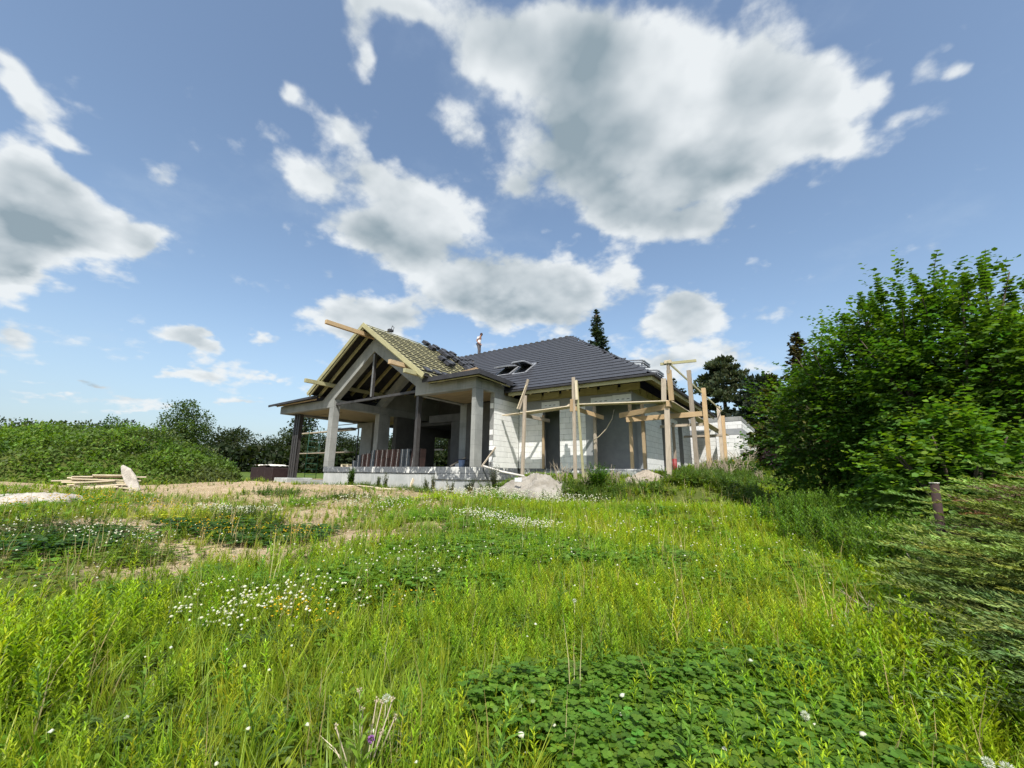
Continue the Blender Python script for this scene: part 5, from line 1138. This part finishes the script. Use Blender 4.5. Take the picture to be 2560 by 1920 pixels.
# ------------------------------------------------------------------ the meadow
def proto_tuft(nb, h, w_, spread, seed, bendy=.5):
    r_ = np.random.default_rng(seed); V, F = [], []
    for i in range(nb):
        a = r_.uniform(0, 6.28); b = r_.uniform(0, 6.28); o = np.array([math.cos(b), math.sin(b), 0]) * r_.uniform(0, spread * .3); hh = h * r_.uniform(.5, 1.1); d = np.array([math.cos(a), math.sin(a), 0]); s = np.array([-d[1], d[0], 0]) * w_ / 2; l_ = spread * r_.uniform(.2, 1) * bendy * 2
        k = len(V); m1 = o + d * l_ * .3 + np.array([0, 0, hh * .6]); tp = o + d * l_ + np.array([0, 0, hh]); V += [o - s, o + s, m1 - s * .8, m1 + s * .8, tp]; F += [(k, k + 1, k + 3), (k, k + 3, k + 2), (k + 2, k + 3, k + 4)]
    V = np.array(V); return V, np.array(F), .65 + .5 * np.clip(V[:, 2:3] / h, 0, 1) * np.ones((1, 3))  # blade colour lightens from base to tip
def proto_stalk(nl, h, l_, wd, seed, lean=.10, shape=LEAF_N, upness=.75):
    r_ = np.random.default_rng(seed); V = []; F = []; Cc = []; n_ = 0; tx, ty = r_.normal(0, lean, 2) * h
    st = np.array([(-.003, 0, 0), (.003, 0, 0), (0, .004, 0), (tx - .002, ty, h * .95), (tx + .002, ty, h * .95), (tx, ty + .003, h * .95)]); V.append(st); F.append(np.array([(0, 1, 4), (0, 4, 3), (1, 2, 5), (1, 5, 4), (2, 0, 3), (2, 3, 5)])); Cc.append(np.full((6, 3), .8)); n_ = 6
    s_ = np.linspace(.12, 1, nl) ** .8; a = np.arange(nl) * 2.4 + r_.uniform(0, 6); P = np.stack([tx * s_, ty * s_, h * s_ * .95], -1); e = upness + .7 * s_ ** 3; D = np.stack([np.cos(a), np.sin(a), e], -1) + r_.normal(0, .15, (nl, 3))
    sz = l_ * (1.1 - .55 * s_ ** 2) * r_.uniform(.8, 1.15, nl); Nn = np.stack([-np.cos(a) * .8, -np.sin(a) * .8, np.ones(nl)], -1)
    shp = (shape[0] * np.array([wd, 1, 1.6]), shape[1]); v, f, c = scatter_leaves(shp, P, D, Nn, sz, np.repeat((.75 + .45 * s_)[:, None], 3, 1)); V.append(v); F.append(f + n_); Cc.append(c)  # leaf colour lightens up the stalk
    return np.concatenate(V), np.concatenate(F), np.concatenate(Cc)
def proto_clover(nt_, h, sz, spread, seed):
    r_ = np.random.default_rng(seed); P, D = [], []
    for i in range(nt_):
        a = r_.uniform(0, 6.28); o = np.array([math.cos(a), math.sin(a), 0]) * spread * math.sqrt(r_.uniform(0, 1)); o[2] = h * r_.uniform(.55, 1.1); b = r_.uniform(0, 6.28)
        for g in range(3): P.append(o); D.append((math.cos(b + g * 2.09), math.sin(b + g * 2.09), .12))
    P, D = np.array(P), np.array(D); n_ = len(P); V, F, c = scatter_leaves((LEAF_R[0] * np.array([.95, 1, 1]), LEAF_R[1]), P, D, np.array([0, 0, 1.]) + np.repeat(r_.normal(0, .35, (nt_, 3)), 3, 0), np.full(n_, sz) * np.repeat(r_.uniform(.7, 1.2, nt_), 3), np.repeat(np.repeat(r_.uniform(.8, 1.25, nt_), 3)[:, None], 3, 1)); return V, F, c
def proto_fern(nf, h, seed):
    r_ = np.random.default_rng(seed); P, D, Sz = [], [], []
    for i in range(nf):
        a = r_.uniform(0, 6.28); d = np.array([math.cos(a), math.sin(a), 0]); sd_ = np.array([-d[1], d[0], 0]); L = h * r_.uniform(.7, 1.2)
        for s_ in np.linspace(.2, 1, 8):
            p = d * L * s_ * .8 + np.array([0, 0, h * (s_ * 1.2 - .5 * s_ * s_)])
            for g in (-1, 1): P.append(p); D.append(sd_ * g + d * .5); Sz.append(.045 * (1.2 - .7 * s_))
    P, D, Sz = map(np.array, (P, D, Sz)); shp = (LEAF_4[0] * np.array([.55, 1, 1]), LEAF_4[1]); return scatter_leaves(shp, P, D, np.array([0, 0, 1.]) + r_.normal(0, .2, P.shape), Sz, np.ones((len(P), 3)))
def plant(protos, x, y, scale, colr, tilt=.12):
    """instances of the prototypes written into one vertex array"""
    out = []; k = rng.integers(0, len(protos), len(x)); z = gz(x, y)
    for i, (V0, F0_, C0) in enumerate(protos):
        s = k == i; n_ = int(s.sum())
        if not n_: continue
        R3 = rotz(rng.uniform(0, 6.28, n_)); V = np.einsum('nij,vj->nvi', R3, V0) * scale[s][:, None, None]
        tx = rng.normal(0, tilt, (n_, 1)); ty = rng.normal(0, tilt, (n_, 1)); V[:, :, 0] += V[:, :, 2] * tx; V[:, :, 1] += V[:, :, 2] * ty
        V[:, :, 0] += x[s][:, None]; V[:, :, 1] += y[s][:, None]; V[:, :, 2] += z[s][:, None] - .01
        F = F0_[None] + (np.arange(n_) * len(V0))[:, None, None]; cc = colr[s][:, None, :] * C0[None]
        out.append((V.reshape(-1, 3), F.reshape(-1, 3), cc.reshape(-1, 3)))
    return out
def sample(n_, r0, r1, a0=-1.0, a1=1.0, pw_=1.0):
    r = (rng.uniform(r0 ** (2 * pw_), r1 ** (2 * pw_), n_)) ** (1 / (2 * pw_)); a = yaw0 + rng.uniform(a0, a1, n_); return r * np.sin(a), r * np.cos(a)
hzl = [(*at(px, cd), r_) for px, cd, h_, r_, *_ in hx]
def allowed(x, y):
    k = ~((x > -27.6) & (x < -21.5) & (y > 12.9)) & ~((x > -21.8) & (x < -10.9) & (y > 13.1)) & ~((x > -11.2) & (x < -5.2) & (y > 16.1)) & ~((x > -5.6) & (x < -5.3) & (y > 17)) & ~((x > -8.2) & (x < -2.9) & (y > 29.8))
    k &= ~((x > -7) & (x < -5.3) & (y > 16)); k &= mz(x, y) < .15
    k &= (((x + 8.55) / 1.25) ** 2 + ((y - 13.6) / 1.25) ** 2 > 1) & (((x + 4.6) / .7) ** 2 + ((y - 14.9) / .5) ** 2 > 1) & (((x - ES1[0]) / .6) ** 2 + ((y - ES1[1]) / .8) ** 2 > 1) & (((x - ES2[0]) / .4) ** 2 + ((y - ES2[1]) / .5) ** 2 > 1)
    for hx_, hy_, hr_ in hzl: k &= (x - hx_) ** 2 + (y - hy_) ** 2 > (hr_ * .55) ** 2
    return k
def ahead(x, y): return x * -.557 + y * .802, x * .823 + y * .568
def put(protos, n_, r0, r1, base, sc, dens_fn, v=.16, hue=.14, pw_=1., tilt=.12, a0=-1.02, a1=1.02):
    x, y = sample(n_, r0, r1, a0, a1, pw_); k = allowed(x, y) & (rng.uniform(0, 1, n_) < dens_fn(x, y)); x, y = x[k], y[k]
    c = tint(base, len(x), v, hue); L_ = ahead(x, y)[1]
    # the right hand side is younger, more yellow-green growth
    f = sst(-.5, 3.5, L_)[:, None] * .5; c = c * (1 + f * np.array([.22, .14, -.1]))
    g = np.clip(.5 + 1.6 * (fbm(x + 22, y + 37, .7, 4) - .5), 0, 1)[:, None]; c = c * (1 + (g - .5) * np.array([.35, .15, .1]))
    return plant(protos, x, y, sc * rng.uniform(.55, 1.3, len(x)) * (.75 + .6 * (fbm(x + 5, y + 71, .9, 3))), c, tilt)
G_LUSH, G_DARK, G_GRASS, G_OLIVE, STRAW = (.25, .355, .016), (.105, .205, .024), (.215, .305, .024), (.23, .275, .04), (.42, .35, .18)
T_near = [proto_tuft(12, .26, .006, .12, s) for s in range(4)]; T_mid = [proto_tuft(9, .26, .012, .13, s + 9) for s in range(3)]; T_far = [proto_tuft(7, .22, .022, .16, s + 20) for s in range(3)]
S_near = [proto_stalk(26, .34, .060, .85, s, upness=1.0) for s in range(6)]; S_mid = [proto_stalk(15, .29, .068, 1.1, s + 9, upness=.95) for s in range(4)]; S_far = [proto_stalk(9, .24, .085, .42, s + 20, shape=LEAF_4, upness=.9) for s in range(3)]
K_near = [proto_clover(16, .13, .026, .14, s) for s in range(4)]; K_mid = [proto_clover(12, .12, .042, .2, s + 7) for s in range(3)]
Fn = [proto_fern(7, .16, s) for s in range(3)]
def d_lush(x, y): return np.clip(1.05 - 1.35 * bare(x, y), 0.05, 1) * np.clip(.75 + 1.8 * (fbm(x + 31, y + 13, 1.2, 4) - .5), .2, 1)
def d_stalk(x, y):
    d, l_ = ahead(x, y); return d_lush(x, y) * np.clip(.45 + .55 * sst(-1.6, .3, l_) + .4 * (dark_patch(x * 2, y * 2) - .5), 0, 1) * (1 - .75 * sst(.56, .72, dark_patch(x, y)))
def d_clover(x, y): return sst(.54, .68, dark_patch(x, y)) * np.clip(1.0 - 1.6 * bare(x, y), 0, 1) * sst(3.5, 6, np.hypot(x, y))
def d_sparse(x, y): return np.clip(.25 + .3 * bare(x, y), 0, 1) * np.clip(1.15 - bare(x, y), .05, 1)
mead = []
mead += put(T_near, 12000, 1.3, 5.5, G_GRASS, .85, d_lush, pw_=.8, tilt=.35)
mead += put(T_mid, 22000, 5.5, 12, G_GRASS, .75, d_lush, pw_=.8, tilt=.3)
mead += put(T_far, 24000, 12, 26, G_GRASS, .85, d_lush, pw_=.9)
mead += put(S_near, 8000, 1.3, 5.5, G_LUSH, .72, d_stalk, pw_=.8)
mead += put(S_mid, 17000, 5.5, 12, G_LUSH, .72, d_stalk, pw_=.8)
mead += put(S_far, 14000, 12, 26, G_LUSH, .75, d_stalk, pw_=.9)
mead += put(K_near, 2600, 1.3, 6, (.12, .21, .02), .8, lambda x, y: .8 * d_lush(x, y), pw_=.8)
mead += put(K_mid, 5000, 6, 14, (.13, .22, .02), .6, lambda x, y: .8 * d_lush(x, y), pw_=.8)
mead += put(Fn, 2600, 1.3, 6, (.09, .15, .035), 1.0, lambda x, y: .5 * d_lush(x, y), pw_=.8)
mead += put(S_near, 500, 1.5, 7, (.14, .24, .03), 1.1, lambda x, y: d_lush(x, y) * .6)
mead += put(S_mid, 12000, 5, 18, G_OLIVE, .45, d_sparse, .2, .1, a1=.3)
mead += put(T_mid, 13000, 5, 18, G_OLIVE, .42, d_sparse, .2, .1, a1=.3, tilt=.4)
mead += put(K_mid, 6000, 5, 18, (.12, .19, .03), .5, d_sparse, .2, .1, a1=.3)
mead += put([proto_tuft(6, .34, .004, .16, 50), proto_tuft(4, .42, .005, .2, 51)], 3200, 1.5, 16, STRAW, 1., lambda x, y: .5 * np.ones(len(x)), .2, .05)
V, F, c = merge(mead); o = npmesh('meadow_plants', V, F, c, 'meadow'); tag(o, 'bright green wild meadow of grasses and leafy stalks', 'meadow', None, 'stuff'); NT = len(F)
clov = put(K_near, 3800, 1.3, 6, G_DARK, 1., d_clover, .14, .1, .8, .05) + put(K_mid, 9000, 6, 20, G_DARK, 1., d_clover, .16, .1, .8, .05)
# the big clover patch in the lower right foreground and the one in the middle
def patch(cx, cy, rx, ry, n_, protos, base, sc, rot=0., v=.14, tilt=.05):
    a = rng.uniform(0, 6.28, n_); r = rng.uniform(0, 1, n_) ** .62 * 1.12 * (1 + .25 * np.sin(3 * a + cx) + .12 * np.sin(7 * a)); u_, w__ = rx * r * np.cos(a), ry * r * np.sin(a)
    x = cx + u_ * math.cos(rot) - w__ * math.sin(rot); y = cy + u_ * math.sin(rot) + w__ * math.cos(rot); k = allowed(x, y); x, y = x[k], y[k]; return plant(protos, x, y, sc * rng.uniform(.75, 1.2, len(x)), tint(base, len(x), v, .1), tilt)
px_, py_ = at(1750, 2.45); clov += patch(px_, py_, .92, .55, 1150, [proto_clover(16, .20, .028, .15, s + 70) for s in range(3)], G_DARK, 1.05, .62)
px_, py_ = at(1350, 6.2); clov += patch(px_, py_, 1.7, .8, 800, K_mid, G_DARK, 1.1, .6)
px_, py_ = at(980, 4.7); clov += patch(px_, py_, 1.1, .35, 420, K_near, G_DARK, 1.25, .6)
px_, py_ = at(200, 5.9); clov += patch(px_, py_, .8, .7, 230, K_mid, (.05, .11, .02), 1.0)
px_, py_ = at(650, 7.2); clov += patch(px_, py_, 1.3, .6, 400, K_mid, (.05, .11, .02), 1.0, .6)
V, F, c = merge(clov); o = npmesh('clover', V, F, c, 'meadow'); tag(o, 'dark green clover patches in the meadow', 'clover', None, 'stuff')
# mounds of denser green tufts in the sandy part
tf = []
for (px, cd, rx, n_, b_) in ((1065, 8.7, .8, 260, G_DARK), (620, 8.4, .75, 240, (.05, .085, .025)), (470, 8.2, .6, 150, G_OLIVE), (1000, 11.5, .5, 90, G_DARK), (760, 11.5, .5, 90, G_DARK), (700, 14, .9, 160, (.05, .10, .02)), (850, 13.0, .8, 140, (.05, .09, .02)), (130, 6.2, 1.0, 220, (.045, .075, .02)), (380, 5.6, .6, 110, (.08, .13, .02)), (1250, 12.5, .9, 200, G_DARK), (1120, 12.8, .7, 160, G_GRASS)):
    x_, y_ = at(px, cd); tf += patch(x_, y_, rx, rx * .6, n_, K_mid + Fn + S_mid if b_[1] < .15 else T_mid + K_mid + S_mid, (b_[0] * 1.4, b_[1] * 1.35, b_[2]), .9, .6, .2, .25)
for (x_, y_, rx, n_) in ((-17, 12.4, 2.5, 330), (-13, 12.3, 2.0, 330), (-20.5, 12.2, 1.5, 160), (-23, 10.5, 1.2, 120)): tf += patch(x_, y_, rx, .45, n_, T_mid + S_mid + K_mid, (.09, .15, .025), .85, 0, .2, .3)
for (x_, y_, rx, ry, n_) in ((-7.0, 13.6, 3.0, .8, 700), (-3.0, 15.2, 1.3, .9, 500), (-2.6, 18.5, 1.0, 3.4, 900), (-1.6, 23.5, 1.0, 4.0, 500), (-.8, 14.5, 1.4, 1.2, 500)): tf += patch(x_, y_, rx, ry, n_, S_mid + T_mid + K_mid, (.09, .15, .028), 1.35, 0, .25, .3)
V, F, c = merge(tf); o = npmesh('weed_tussocks', V, F, c, 'meadow'); tag(o, 'scattered green tussocks and weeds on the sand and along the walls', 'weeds', None, 'stuff')
# tall shaded weeds along the foot of the hedge
tw = []
for (px, cd, rx, n_) in ((2020, 8.3, .9, 260), (2110, 7.0, .8, 260), (2200, 6.0, .8, 240), (2290, 5.2, .6, 160)):
    x_, y_ = at(px, cd); tw += patch(x_, y_, rx, .6, n_, S_near, (.10, .18, .025), 1.6, .6, .2, .2)
for (px, cd, rx, n_) in ((2240, 2.9, .6, 130), (2330, 2.4, .45, 90), (150, 2.6, .35, 60), (60, 2.9, .35, 60), (330, 3.3, .3, 40)):
    x_, y_ = at(px, cd); tw += patch(x_, y_, rx, .35, n_, S_near, G_LUSH, 1.3, .6)
V, F, c = merge(tw); o = npmesh('tall_weeds', V, F, c, 'meadow'); tag(o, 'tall leafy weeds along the foot of the hedge and at the picture corners', 'weeds', None, 'stuff')
# ------------------------------------------------------------------ flowers
bm = bmesh.new(); bmesh.ops.create_icosphere(bm, subdivisions=1, radius=1.); SP = (np.array([v.co[:] for v in bm.verts]), np.array([[v.index for v in f.verts] for f in bm.faces])); bm.free()
OC = (np.array([(1, 0, 0), (-1, 0, 0), (0, 1, 0), (0, -1, 0), (0, 0, 1), (0, 0, -1.)]), np.array([(0, 2, 4), (2, 1, 4), (1, 3, 4), (3, 0, 4), (2, 0, 5), (1, 2, 5), (3, 1, 5), (0, 3, 5)]))
def heads(x, y, hh, r, base, shp=OC, flat=.75, v=.1):
    n_ = len(x); R3 = rotz(rng.uniform(0, 6.28, n_)); V = np.einsum('nij,vj->nvi', R3, shp[0] * np.array([1, 1, flat]) ) * (r * rng.uniform(.7, 1.2, n_))[:, None, None]
    V += rng.normal(0, .12, V.shape) * r; z = gz(x, y) + hh; V += np.stack([x, y, z], -1)[:, None]
    F = shp[1][None] + (np.arange(n_) * len(shp[0]))[:, None, None]; c = np.repeat(tint(base, n_, v, .03)[:, None], len(shp[0]), 1); return V.reshape(-1, 3), F.reshape(-1, 3), c.reshape(-1, 3)
def fl_patch(px, cd, rx, ry, n_):
    cx, cy = at(px, cd); a = rng.uniform(0, 6.28, n_); r = np.sqrt(rng.uniform(0, 1, n_)) * (1 + .3 * np.sin(4 * a)); u_, w__ = rx * r * np.cos(a), ry * r * np.sin(a); return cx + u_ * .823 - w__ * .557, cy + u_ * .568 + w__ * .802
wf = []; WHITE = (.62, .62, .52)
for (px, cd, rx, ry, n_, s_) in ((1310, 8.2, .75, .5, 420, .016), (1200, 8.6, .5, .35, 160, .016), (1290, 12.5, 1.8, 1.2, 520, .02), (1420, 12.5, 1.2, 1.0, 160, .02), (650, 3.7, .38, .35, 110, .013), (810, 3.9, .5, .45, 110, .012), (580, 3.9, .5, .5, 60, .012), (1000, 5.0, 1.0, .8, 130, .014), (600, 8.9, .8, .35, 420, .018), (300, 6.0, 1.1, .5, 100, .014), (130, 6.3, 1.2, .8, 60, .014), (940, 10.5, 1.4, 1.3, 200, .018), (1500, 5.5, 2.0, 2.0, 70, .014), (1750, 2.4, .9, .5, 18, .017), (1180, 13.5, 1.2, .6, 160, .022), (1560, 8.5, 2.2, 2, 90, .018)):
    x_, y_ = fl_patch(px, cd, rx, ry, n_); k = allowed(x_, y_); x_, y_ = x_[k], y_[k]
    wf.append(heads(x_, y_, rng.uniform(.12, .26, len(x_)) if cd < 9 else rng.uniform(.15, .36, len(x_)), s_, WHITE, SP if cd < 5 else OC))
x_, y_ = sample(900, 2, 16, -1, 1, .9); k = allowed(x_, y_); wf.append(heads(x_[k], y_[k], rng.uniform(.1, .28, k.sum()), .013, WHITE))
V, F, c = merge(wf); o = npmesh('white_flowers', V, F, c, 'petal'); tag(o, 'small white clover and daisy flowers scattered in drifts over the meadow', 'flowers', None, 'stuff')
yf = []
for (px, cd, rx, ry, n_, s_) in ((830, 3.6, .35, .3, 42, .012), (1060, 3.9, .3, .2, 18, .012), (730, 3.5, .2, .2, 16, .012), (560, 7.0, .8, .5, 120, .014), (350, 9.0, 2.0, .8, 200, .016), (120, 8.5, 1.2, .6, 120, .016), (1850, 19, 1.5, 1.5, 60, .03), (760, 6.8, .4, .3, 60, .014), (560, 4.2, 1.0, 1.0, 20, .012)):
    x_, y_ = fl_patch(px, cd, rx, ry, n_); k = allowed(x_, y_); x_, y_ = x_[k], y_[k]; yf.append(heads(x_, y_, rng.uniform(.14, .28, len(x_)), s_, (.62, .42, .02), OC, .5))
V, F, c = merge(yf); o = npmesh('yellow_flowers', V, F, c, 'petal'); tag(o, 'small yellow buttercups in loose groups in the meadow', 'flowers', None, 'stuff')
# dandelion clocks, each a thing
def clock(px, cd, h_, r_, label, group=None):
    x_, y_ = at(px, cd); z_ = float(gz(x_, y_)); t = empty('dandelion_clock', (x_, y_, z_), label, 'dandelion', group); tube('stem', [(x_, y_, z_), (x_ + .01, y_, z_ + h_)], .003, 'wood_green', t, 4)
    n_ = 150; d = rnds(n_); P = np.array([x_ + .01, y_, z_ + h_]) + d * r_ * .35; V, F, c = scatter_leaves((LEAF_4[0] * np.array([.35, 1, 1]), LEAF_4[1]), P, d, rnds(n_), np.full(n_, r_ * .65), np.tile(np.array([.55, .57, .52]), (n_, 1))); npmesh('seed_head', V, F, c, 'petal', t)
for px, cd, h_, r_, lab, grp in ((1004, 2.25, .33, .022, 'dandelion clock among the dry stalks at the bottom of the picture', None), (2365, 1.85, .30, .026, 'larger of two dandelion clocks at the lower right corner', None), (2325, 1.88, .30, .022, 'smaller dandelion clock left of its neighbour in the lower right corner', None),
                             (2278, 3.05, .33, .02, 'dandelion clock standing above the tall weeds near the juniper', None), (2080, 2.9, .26, .02, 'dandelion clock at the right edge of the clover patch', None), (1940, 2.3, .27, .022, 'dandelion clock in the right half of the clover patch', None), (1432, 3.6, .3, .018, 'lone dandelion clock left of the clover patch', None),
                             (1012, 4.8, .24, .02, 'dandelion clock over the dark clover in the middle distance', None), (2168, 5.6, .5, .02, 'dandelion clock against the dark hedge foot', None)): clock(px, cd, h_, r_, lab, grp)
# chive clump at the bottom of the picture
cx, cy = at(965, 2.12); cz = float(gz(cx, cy)); ch = empty('chive_clump', (cx, cy, cz), 'pale chive clump with dry flower stalks and one purple flower', 'plant')
r_ = np.random.default_rng(5); P = np.stack([cx + r_.normal(0, .03, 40), cy + r_.normal(0, .03, 40), np.full(40, cz)], -1); D = np.stack([r_.normal(0, .28, 40), r_.normal(0, .28, 40), np.ones(40)], -1)
V, F, c = scatter_leaves((LEAF_N[0] * np.array([.14, 1, 1]), LEAF_N[1]), P, D, rnds(40), r_.uniform(.22, .36, 40), tint((.20, .24, .07), 40)); npmesh('blades', V, F, c, 'meadow', ch)
for k in range(9):
    a, l_ = r_.uniform(0, 6.28), r_.uniform(.03, .14); tp = (cx + math.cos(a) * l_, cy + math.sin(a) * l_, cz + r_.uniform(.28, .42)); tube('flower_stalk', [(cx, cy, cz), tp], .003, 'twig', ch, 4); n_ = 14; d = rnds(n_)
    V, F, c = scatter_leaves(LEAF_4, np.array(tp) + d * .004, d, rnds(n_), np.full(n_, .011), np.tile(np.array([.45, .38, .28]), (n_, 1))); npmesh('dry_flower', V, F, c, 'petal', ch)
tp = np.array((cx + .07, cy - .02, cz + .27)); tube('flower_stalk', [(cx, cy, cz), tuple(tp)], .003, 'wood_green', ch, 4); n_ = 90; d = rnds(n_)
V, F, c = scatter_leaves(LEAF_4, tp + d * .006, d, rnds(n_), np.full(n_, .011), np.tile(np.array([.36, .16, .45]), (n_, 1))); npmesh('purple_flower', V, F, c, 'petal', ch)
R_ = Vector((.823, .568, 0))
for pts_, mt_ in (([(-.02, 0), (-.07, .12), (-.13, .20), (-.20, .25)], 'wood_pale'), ([(-.01, 0), (-.05, .10), (-.10, .17), (-.16, .21)], 'wood_pale'), ([(.03, 0), (.10, .10), (.16, .12), (.22, .08)], 'wood_green')):
    tube('arching_blade', [Vector((cx, cy, cz)) + R_ * a + Vector((0, 0, b)) for a, b in pts_], [.004, .004, .003, .001], mt_, ch, 4)
# clods on the bare sand
x_, y_ = sample(16000, 5, 22, -1.0, .45, 1.); k = allowed(x_, y_) & (bare(x_, y_) > .35); x_, y_ = x_[k], y_[k]
V, F, c = heads(x_, y_, rng.uniform(-.01, .012, len(x_)), .022, (.40, .31, .20), OC, .6, .25)
o = npmesh('clods', V, F, c, 'clod'); tag(o, 'small clods and stones strewn over the bare sand', 'clods', None, 'stuff')
# small building debris along the plinth
n_ = 260; x_ = rng.uniform(-21, -8, n_); y_ = 12.9 - np.abs(rng.normal(0, .7, n_)); k = (x_ < -10.5) | (y_ < 12.6); x_, y_ = x_[k], y_[k]
V, F, c = heads(x_, y_, rng.uniform(0, .03, len(x_)), .05, (.46, .43, .38), (SP[0] * np.array([1.2, .8, .6]), SP[1]), .7, .35)
o = npmesh('debris', V, F, c, 'clod'); tag(o, 'broken bits of block and mortar lying along the plinth', 'debris', None, 'stuff')
print('MEADOW TRIS', NT, 'BLOCKS', BCOUNT[0])
